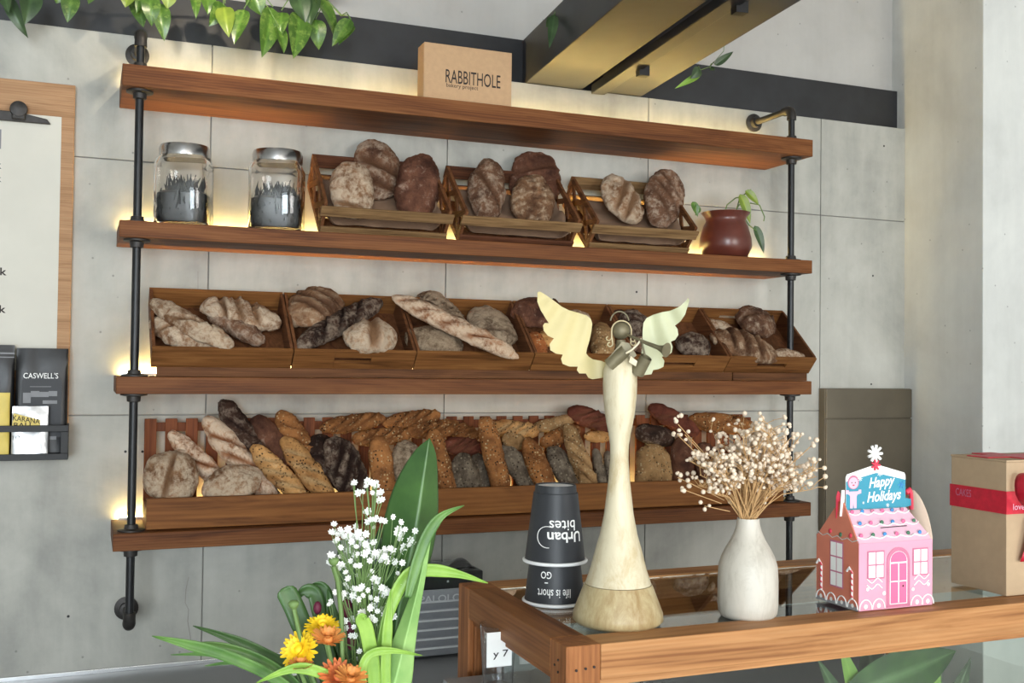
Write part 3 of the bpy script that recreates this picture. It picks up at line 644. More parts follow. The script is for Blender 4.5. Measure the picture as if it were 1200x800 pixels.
l4('rye_loaf', 'dark purple brown loaf lying right of the angel waist', (744, 505), (790, 516), 24, 'b_rye', (), ya=.17, yb=.16, taper=3)
l4('batard', 'reddish brown baton tilted down above the dark purple loaf', (760, 476), (818, 508), 22, 'b_red', [(.4, 1.5, .006)], ya=.20, yb=.185, taper=3)
l4('seeded_loaf', 'square shouldered beige seeded loaf right of the angel', (762, 520), (770, 592), 46, 'b_seedpale', (), ya=.12, yb=.085, taper=4)
l4('rye_loaf', 'dark loaf standing left of the dried flowers', (796, 512), (803, 592), 28, 'b_brown', (), ya=.13, yb=.09, taper=3)
l4('batard', 'brown baton lying in the upper row behind the dried flowers', (806, 492), (884, 500), 23, 'b_seed', [(.5, 2, .006)], ya=.19, yb=.19, taper=3)
l4('batard', 'brown loaf leaning low behind the dried flower heads', (822, 518), (842, 592), 34, 'b_brown', (), ya=.13, yb=.09, taper=3)
l4('seeded_loaf', 'seeded loaf deep behind the middle of the dried flowers', (862, 520), (880, 592), 36, 'b_seed', (), ya=.13, yb=.09, taper=3)

# ------------------------------------------------------------------ things on the upper boards
def leafmesh(A, B, wd, nrm, curl=.15, fold=.25, shape='heart', nu=14, nv=8, bend=0.0, th=0):
    A, B = Vector(A), Vector(B); L = (B - A).length; d = (B - A).normalized(); nrm = Vector(nrm); n = (nrm - d * nrm.dot(d)).normalized(); s = d.cross(n)
    def prof(u):
        if shape == 'heart': return (math.sin(PI * min(1, (u * 1.02) ** .62)) ** .8) if u < .999 else 0
        if shape == 'lance': return math.sin(PI * u ** .8) ** .9 if 0 < u < 1 else 0
        if shape == 'broad': return max(0, 1 - abs((u - .52) / .52) ** 2.2) ** .75 * (1 if u < .52 else max(0, 1 - ((u - .52) / .48) ** 2.6))
        return min(1, u * 6 + .35) * max(0, 1 - max(0, u - .35) / .65) ** .8
    def fn(u, v):
        q = (v - .5) * 2; h = wd / 2 * prof(min(max(u, 0), 1))
        return A + d * (L * u) + s * (q * h) + n * (abs(q) * h * fold - curl * L * (u - .5) ** 2 * 2 + .0) + s * (bend * L * math.sin(PI * u))
    return MB().grid(fn, nu, nv, lambda u, v: 1.0 if abs(v - .5) < .01 else 0.0)

def jar(px, py, label, seed):
    rr = random.Random(seed); c = at(px, py, .10); c.z = SH[1] + .0008; s = mpp(c)
    r = thing('glass_jar', label, 'jar', c, 'glass jars on the second board'); R = 31 * s; hb = 82 * s
    prof = [(R * .2, .0), (R * .96, 0), (R, .006), (R, hb * .88), (R * .95, hb * .94), (R * .86, hb * .97), (R * .83, hb), (R * .78, hb), (R * .78, hb * .97), (R * .88, hb * .92), (R * .93, hb * .86), (R * .93, .012), (R * .9, .008), (R * .2, .008)]
    m = MB().lathe(prof, c, 48, None, 4.5, -.30); m.build('body', 'jarglass', r, smooth=50)
    MB().lathe([(R * .93, hb - .001), (R * .94, hb + 9 * s), (R * .89, hb + 13 * s), (R * .5, hb + 15 * s), (.001, hb + 15.5 * s)], c, 40).build('lid', 'steel', r, smooth=40)
    m = MB(); ht = 40 * s
    m.lathe([(R * .2, .0095), (R * .88, .0095), (R * .90, .016), (R * .9, ht * .92), (R * .78, ht), (.002, ht * 1.02)], c, 40, None, 4.5, -.30)
    for k in range(90):
        a = rr.uniform(0, 2 * PI); e_ = (abs(math.cos(a + .3)) ** 4.5 + abs(math.sin(a + .3)) ** 4.5) ** (-1 / 4.5); zq = rr.uniform(.014, ht * .8); b0 = c + Vector((R * .905 * e_ * math.cos(a), R * .905 * e_ * math.sin(a), zq)); b1 = b0 + Vector((rr.uniform(-.01, .01), rr.uniform(-.01, .01), rr.uniform(.012, .04)))
        b1.x = c.x + (b1.x - c.x) * .97; b1.y = c.y + (b1.y - c.y) * .97; m.tube([b0, (b0 + b1) / 2, b1], [.0026, .003, .0012], 5)
    for k in range(110):
        a = rr.uniform(0, 2 * PI); q = R * .76 * math.sqrt(rr.random()); p = c + Vector((q * math.cos(a), q * math.sin(a), ht * .9))
        b = p + Vector((rr.uniform(-.02, .02), rr.uniform(-.02, .02), rr.uniform(.025, .062)))
        off = b - c; mx = R * .74
        if abs(off.x) > mx: b.x = c.x + math.copysign(mx, off.x)
        if abs(off.y) > mx: b.y = c.y + math.copysign(mx, off.y)
        m.tube([p, (p + b) / 2 + Vector((rr.uniform(-.006, .006), rr.uniform(-.006, .006), 0)), b], [.0032, .0028, .001], 5)
    stuff(m.build('dried_pods', 'beans', r, smooth=40))
jar(215, 262, 'square glass jar of dark dried pods nearest the left pipe', 1)
jar(324, 268, 'square glass jar of dark dried pods next to a slatted crate', 2)

# cake box with print on the top board
bx0, bx1 = .866, 1.158
t = thing('cake_box', 'brown card cake box printed RABBITHOLE standing on the top board', 'box', (1.01, .07, SH[0] + .0005))
z0, z1 = SH[0] + .0005, SH[0] + .176
MB().box(bx0, bx1, .034, .094, z0, z1).build('body', 'kraft', t, bevel=.001)
MB().box(bx0 + .001, bx1 - .001, .0305, .0335, z0 + .001, z1 + .0015).build('front_flap', 'kraft', t, bevel=.001)
lettering('RABBITHOLE', 'ink', t, (1.028, .0300, z0 + .080), X, Z, .182, .042, .004)
lettering('bakery project', 'ink', t, (.992, .0300, z0 + .050), X, Z, .105, .016, .002)

# clay pot with a trailing plant
pc = at(850, 299, .11); pc.z = SH[1] + .0008; s = mpp(pc)
t = thing('clay_pot', 'round brown clay pot with a few trailing leaves on the second board', 'plant', pc)
pf = [(20, 0), (26, 3), (30.5, 14), (30, 24), (26, 38), (23, 44), (24, 48), (28.5, 54), (26.5, 54.5), (22, 48), (21, 46)]
MB().lathe([(a * s, b * s) for a, b in pf], pc, 40).build('pot', 'clay', t, smooth=50)
MB().lathe([(21.3 * s, 45.5 * s), (8 * s, 47 * s), (.0008, 47.5 * s)], pc, 30).build('soil', 'soil', t, smooth=60)
def trail(root, pts, y, mat='stemgreen', r=.0022):
    P = [at(a, b, y) for a, b in pts]; return MB().tube(P, r, 6).build('stem', mat, root, smooth=60)
trail(t, [(848, 252), (852, 240), (862, 232), (872, 230)], .11); trail(t, [(860, 252), (866, 240), (880, 238), (890, 240), (896, 254), (895, 259)], .11)
trail(t, [(868, 250), (874, 258), (878, 264), (886, 270)], .085); trail(t, [(815, 252), (818, 246)], .11)
trail(t, [(862, 250), (866, 235), (872, 228), (880, 222)], .105)
for (a, b, wd, mt) in (((868, 227), (880, 262), 13, 'pothoslime'), ((874, 223), (890, 240), 11, 'pothoslime'), ((812, 236), (818, 254), 9, 'pothos'), ((885, 264), (896, 297), 11, 'pothosdark'), ((818, 250), (816, 238), 8, 'pothos')):
    A, B = at(*a, .085), at(*b, .08); leafmesh(A, B, wd * s, (-.2, -1, .3), .1, .3, 'heart').build('leaf', mt, t, smooth=180)

# trailing pothos under the ceiling
def pothos(name, label, runner, leaves, y, cat='plant', rad=.003, group=None):
    P = [at(a, b, y) for a, b in runner]; t = thing(name, label, cat, P[0], group)
    MB().tube(P, rad, 6).build('stem', 'stemgreen', t, smooth=60)
    for (a, b, wd, mt) in leaves:
        yy = y - random.uniform(.0, .05); A = at(*a, yy); B = at(*b, yy - random.uniform(-.01, .03)); sc = mpp(A)
        cands = min(P, key=lambda q: (q - A).length)
        MB().tube([cands, (cands + A) / 2 + Vector((0, -.008, .012)), A], .0016, 5).build('leaf_stalk', 'stemgreen', t, smooth=60)
        leafmesh(A, B, wd * sc * 1.1, (random.uniform(-.5, .5), -1, .35), random.uniform(.05, .3), .28, 'heart').build('leaf', mt, t, smooth=180)
    return t
VG = None
t = thing('planter_trough', 'black planter trough fixed to the beam above the trailing plants', 'planter', (.15, .24, BTOP + .03))
m = MB(); px0, px1, pz0, pz1 = -.6, .62, BTOP + .03, BTOP + .16
m.box(px0, px1, .12, .329, pz0, pz0 + .004); m.box(px0, px1, .12, .124, pz0, pz1); m.box(px0, px1, .325, .329, pz0, pz1); m.box(px0, px0 + .004, .12, .329, pz0, pz1); m.box(px1 - .004, px1, .12, .329, pz0, pz1)
m.build('trough', 'black', t); MB().box(px0 + .005, px1 - .005, .125, .324, pz0 + .005, pz1 - .02).build('soil', 'soil', t)
pothos('trailing_pothos', 'trailing plant with dark pointed leaf hanging above the menu board', [(-25, -22), (30, -16), (80, -12), (122, -10)],
       [((6, -6), (31, 44), 15, 'pothosdark'), ((38, -14), (30, 28), 24, 'pothosdark'), ((4, -12), (10, 14), 14, 'pothosdark'), ((84, -8), (79, 26), 19, 'pothos'), ((70, -8), (66, 4), 14, 'pothos'), ((108, -12), (104, 4), 12, 'pothos')], .17)
pothos('trailing_pothos', 'trailing plant with leaves falling over the left pipe elbow', [(130, -14), (160, -10), (205, -8)],
       [((150, -8), (147, 8), 16, 'pothoslime'), ((160, -6), (168, 32), 20, 'pothos'), ((176, -6), (178, 30), 20, 'pothos'), ((186, 2), (193, 47), 20, 'pothos'), ((198, -8), (196, 10), 16, 'pothoslime'), ((170, -12), (160, 14), 14, 'pothos')], .15)
pothos('trailing_pothos', 'trailing plant with many glossy green leaves above the lit wall, left of the cake box', [(215, -8), (260, -6), (300, -4), (345, -3), (385, 2), (400, 18)],
       [((229, -8), (230, 20), 11, 'pothos'), ((243, -8), (244, 16), 17, 'pothos'), ((264, 4), (246, 30), 20, 'pothos'), ((262, 6), (268, 42), 20, 'pothoslime'), ((286, 10), (274, 51), 19, 'pothos'), ((296, -8), (306, 18), 22, 'pothos'), ((320, 8), (308, 67), 25, 'pothos'),
        ((330, 12), (328, 43), 18, 'pothos'), ((326, 30), (334, 62), 16, 'pothos'), ((352, 14), (345, 68), 27, 'pothos'), ((348, -8), (358, 26), 22, 'pothosdark'), ((366, -6), (362, 30), 22, 'pothosdark'), ((370, 22), (374, 58), 20, 'pothos'), ((374, -6), (397, 46), 19, 'pothos'), ((411, 22), (389, 54), 17, 'pothos'), ((414, 28), (396, 52), 12, 'pothos')], .15)
pothos('vine_sprig', 'thin vine sprig with narrow leaf hanging at left face of the broad cross beam', [(690, -30), (668, -4), (652, 10), (648, 24)], [((650, 16), (644, 56), 11, 'pothosdark'), ((678, -8), (683, 12), 7, 'pothosdark'), ((646, 20), (640, 32), 7, 'pothosdark')], -.02, 'plant', .0014)
pothos('vine_sprig', 'small vine sprig with spread leaves hanging at right of the cross beams', [(850, 36), (848, 60), (832, 78), (815, 84), (795, 102)], [((838, 76), (860, 60), 8, 'pothosdark'), ((820, 80), (810, 92), 12, 'pothosdark'), ((822, 86), (792, 103), 7, 'bladelime'), ((832, 80), (838, 82), 6, 'pothosdark')], .12, 'plant', .0012)

# ------------------------------------------------------------------ menu board and coffee rack at left
t = thing('menu_board', 'large wooden menu board holding a white sheet under a black clip', 'board', (-.3, WALL - .004, -.2 + H))
MB().box(-.66, -.1215, WALL - .022, WALL - .0005, -.205 + H, .802 + H).build('backing', 'board', t, bevel=.002)
MB().box(-.62, -.1565, WALL - .0245, WALL - .0225, -.03 + H, .705 + H).build('sheet', 'paper', t)
def ondx(px, py): return at(px, py, WALL - .0250)
for px, py, bd, wpx, hpx in ((4, 318, 'k', 7, 9), (3, 362, 'k', 7, 9), (-2, 193, 'k', 7, 9), (-2, 209, 'k', 7, 8)):
    q = ondx(px, py); lettering(bd, 'ink', t, q, X, Z, wpx * mpp(q), hpx * mpp(q), .02)
q = ondx(-14, 161); MB().box(q.x - .04, at(1.5, 161, WALL - .025).x, q.y - .0005, q.y, q.z - .03, q.z + .026).build('printed_block', 'labelgrey', t)
q = at(-8, 137, WALL - .03); c = MB()
c.prism([(-.16, -.008), (.15, -.008), (.14, .006), (.06, .02), (-.06, .02), (-.15, .006)], (q.x, q.y, q.z), X, Z, .008); c.build('clip', 'fitting', t, bevel=.002)
q = at(22, 128, WALL - .04); MB().lathe([(.022, 0), (.024, .01), (.022, .02), (.008, .024)], (q.x, WALL - .03, q.z), 20, (0, -1, 0)).build('clip_knob', 'fitting', t, smooth=40)
MB().box(q.x - .018, q.x + .018, WALL - .048, WALL - .028, q.z - .03, q.z).build('clip_neck', 'fitting', t, bevel=.004)

RY = .165
t = thing('wall_rack', 'black metal wall rack for coffee bags below the menu board', 'rack', (-.3, .2, -.28 + H))
zb, zt = -.279 + H, -.186 + H; rx1, rx0 = -.119, -.62
MB().box(rx0, rx1, RY, WALL - .023, zb, zb + .016).build('tray', 'black', t, bevel=.001)
MB().box(rx0, rx1, RY - .006, RY, zt - .014, zt + .004).build('front_rail', 'black', t, bevel=.001)
MB().box(rx0, rx1, RY - .006, RY, zb, zb + .018).build('bottom_rail', 'black', t, bevel=.001)
MB().box(rx1 - .020, rx1, RY - .006, RY, zb + .0182, zt - .0142).build('front_post', 'black', t, bevel=.001)
MB().box(rx1 - .006, rx1, RY, WALL - .023, zb, zt + .004).build('end_panel', 'black', t, bevel=.001)
MB().box(rx0, rx1, WALL - .023, WALL - .0225, zb, zt).build('back_plate', 'black', t)
def pouch(name, label, x0, x1, z0, z1, y0, dep, mat, cat='bag', seed=0):
    """a standing pouch: full at the foot, pinched flat at the top seal"""
    cx = (x0 + x1) / 2; t = thing(name, label, cat, (cx, y0 + dep / 2, z0), 'coffee packs in the wall rack'); sd = seed * 7.7
    m = MB(); nu, nv = 16, 40
    for i in range(nu + 1):
        v = i / nu; hd = dep / 2 * (.15 + .85 * (1 - v ** 2.2)); hw = (x1 - x0) / 2 * (1 - .02 * v)
        for j in range(nv):
            a = 2 * PI * j / nv; e = (abs(math.cos(a)) ** 5 + abs(math.sin(a)) ** 5) ** (-1 / 5)
            w_ = .0035 * noise.noise(Vector((math.cos(a) * 2 + sd, v * 5, math.sin(a) * 2)))
            m.v.append(Vector((cx + hw * e * math.cos(a), y0 + dep / 2 + (hd * e * math.sin(a)) + w_ * (1 if abs(math.sin(a)) > .5 else 0), z0 + (z1 - z0) * v)))
    for i in range(nu):
        for j in range(nv):
            j2 = (j + 1) % nv; m.f.append((i * nv + j, i * nv + j2, (i + 1) * nv + j2, (i + 1) * nv + j))
    m.f.append(tuple(reversed(range(nv)))); m.f.append(tuple(nu * nv + j for j in range(nv)))
    m.build('pouch', mat, t, smooth=45); return t
z0 = zb + .0165
xa, xb = at(17, 470, .21).x, at(79.5, 470, .21).x; zt1 = at(50, 408, .23).z
t = pouch('coffee_bag', 'large black coffee bag lettered CASWELL\'S in the wall rack', xa, xb, z0, zt1, .208, .05, 'bagblack', seed=1)
yf = .2055
q = at(49, 450, yf); MB().prism([(-.052, -.13), (.052, -.13), (.052, .03), (.04, .046), (.0, .052), (-.04, .046), (-.052, .03)], (q.x, yf + .004, q.z - .02), X, Z, .003).build('label_panel', 'darklabel', t)
ql = at(48, 440, yf); lettering("CASWELL'S", 'white', t, (ql.x, yf - .0005, ql.z), X, Z, .090, .016, .006)
for (px0, px1, py0, py1) in ((27, 36, 460, 472), (36, 46, 458, 465), (46, 57, 459, 465), (57, 67, 458, 464), (50, 67, 469, 473), (35, 60, 452.5, 453.3), (58, 66, 511, 515)):
    a, b = at(px0, py0, yf - .0004), at(px1, py1, yf - .0004); MB().box(a.x, b.x, yf - .0008, yf - .0003, b.z, a.z).build('printed_block', 'labelgrey', t)
xa, xb = at(-40, 470, .21).x, at(16, 470, .21).x; zt2 = at(5, 404, .225).z
t = pouch('coffee_bag', 'black coffee bag with crimped silver lined top at the photograph\'s left edge', xa, xb, z0, zt2, .208, .045, 'bagblack', seed=2)
a = at(-40, 417, .205); MB().box(xa, xb - .001, .221, .2235, zt2 - .026, zt2 - .021).build('seal_line', 'labelgrey', t)
MB().box(xa, xb - .001, .221, .2235, zt2 - .036, zt2 - .033).build('seal_line', 'labelgrey', t)
xa, xb = at(-30, 500, .185).x, at(11.5, 500, .185).x; zt3 = at(5, 460, .18).z
t = pouch('coffee_packet', 'flat yellow packet at the left edge behind the rack rail', xa, xb, z0, zt3, .172, .024, 'yellowpack', 'packet', 3)
xa, xb = at(13.5, 500, .185).x, at(57, 500, .185).x; zt4 = at(35, 476, .18).z
t = pouch('coffee_packet', 'small silver foil packet with yellow band lettered KARANA BALI', xa, xb, z0, zt4, .172, .026, 'silver', 'packet', 4)
q0, q1, q2, q3 = at(16, 484, .1708), at(47, 492, .1708), at(47, 500, .1708), at(14, 500, .1708)
MB().add([q0, q3, q2, q1], [(0, 1, 2, 3)]).build('yellow_band', 'yellowpack', t)
q = at(31, 491.5, .1704); lettering('KARANA', 'ink', t, q, (X - Z * .16), Z, 29 * mpp(q), 6 * mpp(q), .012)
q = at(26, 498, .1704); lettering('BALI', 'ink', t, q, X, Z, 18 * mpp(q), 6 * mpp(q), .012)
q = at(19, 513, .1704); lettering('1/2', 'ink', t, q, X, Z, 8 * mpp(q), None, 0)

# ------------------------------------------------------------------ metal panel, counters, machine
t = thing('metal_cabinet', 'brown grey brushed metal panel unit with a seam, right of the shelf', 'cabinet', (2.76, .265, 0))
px_ = 2.555
MB().box(px_, 2.9745, .248, WALL - .0005, 0, -.074 + H).build('carcass', 'metalpanel', t, bevel=.001)
MB().box(px_ + .002, 2.9735, .240, .2475, -.188 + H, -.076 + H).build('drawer_front', 'metalpanel', t, bevel=.001)
MB().box(px_ + .002, 2.9735, .240, .2475, .02, -.193 + H).build('door_panel', 'metalpanel', t, bevel=.001)
CZ = -.915 + H
t = thing('back_counter', 'grey counter with metal edging along the wall below the shelves', 'counter', (1.0, 0, 0))
MB().box(-1.2, 2.5, -.42, WALL - .012, CZ - .04, CZ).build('worktop', 'counter', t, bevel=.002)
MB().box(-1.2, 2.5, WALL - .0115, WALL - .0005, CZ - .04, CZ + .012).build('upstand', 'alu', t, bevel=.001)
MB().box(-1.15, 2.45, -.36, .22, 0, CZ - .0405).build('carcass', 'counter', t)
t = thing('grinder', 'grey louvred machine with a black top lettered PALOLO on the back counter', 'machine', (.95, .15, CZ + .0005))
mx0, mx1, my0, my1 = .72, 1.098, .075, .262; z0 = CZ + .0005
zt = at(568, 668, my0).z
MB().box(mx0, mx1, my0 + .006, my1, z0 + .012, zt - .05).build('casing', 'machine', t, bevel=.003)
MB().box(mx0, mx1, my0, my1, zt - .05, zt).build('top_hood', 'machdark', t, bevel=.004)
for k in range(6):
    zz = zt - .088 - k * .0285
    MB().add([(mx0 + .01, my0 - .004, zz), (mx1 - .01, my0 - .004, zz), (mx1 - .01, my0 + .0055, zz - .022), (mx0 + .01, my0 + .0055, zz - .022), (mx0 + .01, my0 + .0055, zz + .002), (mx1 - .01, my0 + .0055, zz + .002)], [(0, 3, 2, 1), (0, 1, 5, 4), (0, 4, 3), (1, 2, 5), (3, 4, 5, 2)]).build('louvre', 'machine', t)
    MB().box(mx0 + .01, mx1 - .01, my0 - .0055, my0 - .0042, zz - .001, zz + .005).build('louvre_edge', 'machlight', t)
for xx in (mx0 + .03, mx1 - .03): MB().lathe([(.012, 0), (.012, .0125)], (xx, .12, z0), 14).build('foot', 'machdark', t)
q = at(515, 701, my0 + .0052); lettering('PALOLO', 'machlight', t, (q.x + .003, my0 + .0048, q.z), X, Z, .135, .022, .014)
q = at(525, 681, my0 - .001); MB().box(q.x - .003, q.x + .003, my0 - .001, my0, q.z - .003, q.z + .003).build('indicator', 'machlight', t)
def sheetf(u, v):
    x = mx0 + .03 + (mx1 - mx0 - .05) * u; y = my0 + .01 + (my1 - my0 - .02) * v
    return (x, y, zt + .006 + .055 * max(0, noise.noise(Vector((u * 3.1, v * 2.2, 4.4))) + .35) * (1 - (2 * u - 1) ** 4) * (1 - (2 * v - 1) ** 4))
tag(MB().grid(sheetf, 30, 20).build('plastic_sheet', 'clear', smooth=25, solid=.0008, origin=(.9, .16, zt)), 'crumpled clear plastic sheet lying on the black machine top', 'plastic sheet')

# ------------------------------------------------------------------ display case
TZ = -.325 + H; cx0, cx1, cy0, cy1 = .447, 2.05, -1.937, -1.557; RW, RH = .045, .043; SC = -.75 + H
t = thing('service_counter', 'front service counter under the glass display case', 'counter', (.9, -1.75, 0))
MB().box(-.25, 2.4, -2.15, -1.42, SC - .04, SC).build('worktop', 'counter', t, bevel=.003)
MB().box(-.2, 2.35, -2.1, -1.47, 0, SC - .0405).build('carcass', 'counter', t)
case = thing('display_case', 'glass display case framed in oiled wood in the foreground', 'display case', (1.2, -1.75, SC + .0005))
z0 = SC + .0005
for x, y in ((cx0, cy0), (cx0, cy1 - RW), (cx1 - RW, cy0), (cx1 - RW, cy1 - RW)):
    p = MB().box(x, x + RW, y, y + RW, z0, TZ).build('post', 'case_z', case, bevel=.0015)
    if x == cx0 and y == cy0:
        for dx, dz in ((.013, -.028), (.025, -.027), (.036, -.026)):
            MB().lathe([(.0016, 0), (.0016, .0012)], (x + dx, y - .0005, TZ + dz), 8, (0, -1, 0)).build('nail_hole', 'ink', p)
        for dy, dz in ((.02, -.02), (.02, -.034), (.03, -.028)):
            MB().lathe([(.0015, 0), (.0015, .001)], (x - .0005, y + dy, TZ + dz), 8, (-1, 0, 0)).build('nail_hole', 'ink', p)
MB().box(cx0 + RW + .0003, cx1 - RW, cy0, cy0 + RW, TZ - RH, TZ - .0005).build('front_rail', 'case_x', case, bevel=.0015)
MB().box(cx0 + RW, cx1 - RW, cy1 - RW, cy1, TZ - RH, TZ - .0005).build('rear_rail', 'case_x', case, bevel=.0015)
for x in (cx0, cx1 - RW): MB().box(x, x + RW, cy0 + RW, cy1 - RW, TZ - RH, TZ).build('side_rail', 'case_y', case, bevel=.0015)
MB().box(cx0 + RW, cx1 - RW, cy0 + .007, cy0 + .02, TZ - RH - .009, TZ - RH - .0003).build('glazing_bead', 'case_x', case, bevel=.001)
MB().box(cx0 + .007, cx0 + .02, cy0 + RW, cy1 - RW, TZ - RH - .009, TZ - RH - .0003).build('glazing_bead', 'case_y', case, bevel=.001)
MB().box(cx0 + .007, cx0 + .018, cy1 - RW - .010, cy1 - RW, z0, TZ - RH - .0095).build('glazing_bead', 'case_z', case, bevel=.001)
MB().box(cx0 + RW + .001, cx1 - RW - .001, cy0 + RW + .001, cy1 - RW - .001, TZ - .0085, TZ - .0030).build('top_pane', 'caseglass', case)
MB().box(cx0 + RW + .001, cx1 - RW - .001, cy0 + .022, cy0 + .027, z0 + .03, TZ - RH - .001).build('front_pane', 'caseglass', case)
MB().box(cx0 + .022, cx0 + .027, cy0 + RW + .001, cy1 - RW - .001, z0 + .03, TZ - RH - .001).build('side_pane', 'caseglass', case)
MB().box(cx0 + RW, cx1 - RW, cy0 + RW * .1, cy1 - .004, z0, z0 + .03).build('base_board', 'machdark', case)  # dark colour stands in for the dim reflection in the panes
MB().box(cx0 + .001, cx0 + RW - .001, cy0 + RW, cy1 - RW, z0, z0 + .03).build('base_rail', 'case_y', case)
for xa, xb, yy in ((cx0 + RW + .002, 1.27, cy1 - .016), (1.23, cx1 - RW - .002, cy1 - .033)):
    d = MB().box(xa + .02, xb - .02, yy + .003, yy + .007, z0 + .06, TZ - RH - .03).build('sliding_door', 'caseglass', case)
    MB().box(xa, xa + .022, yy, yy + .012, z0 + .031, TZ - RH - .002).build('stile', 'case_z', d); MB().box(xb - .022, xb, yy, yy + .012, z0 + .031, TZ - RH - .002).build('stile', 'case_z', d)
    MB().box(xa + .022, xb - .022, yy, yy + .012, TZ - RH - .032, TZ - RH - .002).build('door_rail', 'case_x', d); MB().box(xa + .022, xb - .022, yy, yy + .012, z0 + .031, z0 + .062).build('door_rail', 'case_x', d)
GT = TZ - .0028
# tumbler with a paper label inside the case
q = at(585, 778, -1.70); fz = z0 + .0305
t = thing('plastic_tumbler', 'clear plastic tumbler with white paper label seen through the case side', 'tumbler', (q.x, q.y, q.z - .03))
MB().box(q.x - .06, q.x + .09, q.y - .06, q.y + .06, fz, q.z - .031).build('riser_block', 'counter', t)
MB().lathe([(.001, -.0295), (.022, -.0295), (.027, .055), (.0262, .055), (.0212, -.028), (.001, -.028)], q, 24).build('wall', 'clear', t, smooth=40)
MB().box(q.x - .03, q.x + .006, q.y - .0305, q.y - .0295, q.z + .006, q.z + .052).build('paper_label', 'white', t)
lettering('y 7', 'ink', t, (q.x - .010, q.y - .0308, q.z + .022), X, Z, .022, .012, .01)

def cone_text(body, mat, parent, c, zc, rfun, a0, width, height, bold=0, flip=True):
    vs, fs = text(body, width, height, bold); pts = []
    for x, y in vs:
        if flip: x, y = -x, -y
        z = zc + y; r = rfun(z) + .0004; a = a0 + x / r; pts.append((c.x + r * math.sin(a), c.y - r * math.cos(a), c.z + z))
    return MB().add(pts, fs).build('lettering', mat, parent)
cc = Vector((.558, -1.728, GT)); s = mpp(cc)
cc = atz(651, 711, GT); cc = Vector((cc.x, cc.y, GT)); cc += Vector((.012, .030, 0)); s = mpp(cc)
def cup(z, lead, label):
    c = cc + Vector((0, 0, z)); t = thing('paper_cup', label, 'cup', c, 'stacked paper cups on the display case')
    Hc = 90 * s; R0 = 35.5 * s; R1 = 25 * s
    rf = lambda q: R0 + (R1 - R0) * q / Hc
    prof = [(R0, .002), (rf(Hc * .90), Hc * .90), (rf(Hc * .905) - 1.3 * s, Hc * .905), (rf(Hc) - 1.2 * s, Hc), (rf(Hc) - 2.4 * s, Hc), (rf(Hc) - 2.8 * s, Hc - 1.7 * s)]
    MB().lathe(prof + [(R0 - 1.2 * s, .002)] if False else prof, c, 48).build('sleeve', 'cup', t, smooth=40)
    MB().lathe([(rf(Hc) - 2.9 * s, Hc - 1.6 * s), (.0005, Hc - 1.2 * s)], c, 40).build('base_disc', 'rim', t, smooth=40)
    MB().tube([c + Vector((math.cos(a) * (R0 + .7 * s), math.sin(a) * (R0 + .7 * s), 2.2 * s)) for a in [2 * PI * k / 48 for k in range(49)]], 2.1 * s, 8).build('rolled_rim', 'rim', t, smooth=60)
    return t, c, rf
t1, c1, rf1 = cup(0, 0, 'black paper cup at the bottom of the upturned stack lettered life is short')
vdir = math.atan2(CAM.x - cc.x, -(CAM.y - cc.y))   # facing the lens
cone_text('life is short', 'white', t1, c1, 16 * s, rf1, vdir - .02, 40 * s, 10 * s, .004)
cone_text('GO', 'white', t1, c1, 36.5 * s, rf1, vdir - .32, 13 * s, 8 * s, .01); cone_text('-', 'white', t1, c1, 28 * s, rf1, vdir - .3, 4 * s, 1.2 * s, .01)
t2, c2, rf2 = cup(47 * s, 0, 'black paper cup on top of the upturned stack lettered Urban bites')
cone_text('Urban', 'white', t2, c2, 33 * s, rf2, vdir + .40, 44 * s, 12 * s, .02)
cone_text('bites', 'white', t2, c2, 46 * s, rf2, vdir + .30, 32 * s, 12 * s, .006)
pts = []
for k in range(15):
    a = .4 * PI + 1.15 * PI * k / 14; x, y = 13 * s * math.cos(a) - 13 * s + 4 * s, 12 * s * math.sin(a) + 35 * s - 2 * s
    r = rf2(y) + .0006; th = vdir + x / r; pts.append((c2.x + r * math.sin(th), c2.y - r * math.cos(th), c2.z + y))
MB().tube(pts, .0006, 4).build('lettering', 'white', t2)

# ------------------------------------------------------------------ angel figure
ac = Vector((.566, -1.842, GT)); ac = atz(730, 741, GT); ac = ac + Vector((.016, .044, 0)); s = mpp(ac)
t = thing('angel_figure', 'tall cream wooden angel with metal wings blowing a trumpet', 'figurine', ac)
pr = [(742, 49), (738, 53), (730, 52.5), (716, 47), (702, 41.5), (697.5, 39.5)]
def prof(l): return [(w_ * s, (744 - y) * s) for y, w_ in l]
MB().lathe([(.001, .0005), (46 * s, .0005)] + prof(pr), ac, 40).build('plinth', 'agedbase', t, smooth=50)
MB().lathe(prof([(697, 38.6), (680, 33), (655, 26.5), (640, 22), (616, 17.3), (581, 13.2), (552, 10.8), (535, 11.2), (521, 13.2), (510, 15.6), (497, 17.8), (480, 19.6), (464, 20.2), (448, 19.6), (438, 16.5), (431, 11), (427, 5), (426, .02)]), ac, 40).build('body', 'agedwood', t, smooth=60)
E1 = RT.copy(); E1.z = 0; E1.normalize(); E2 = Z; EN = E2.cross(E1) * -1   # the figure faces the lens
EN = E1.cross(Z)   # towards the camera
def ap(px, py, dy=0.0):
    p = ac + E1 * ((px - 729.5) * s) + Z * ((744 - py) * s); return p + EN * dy
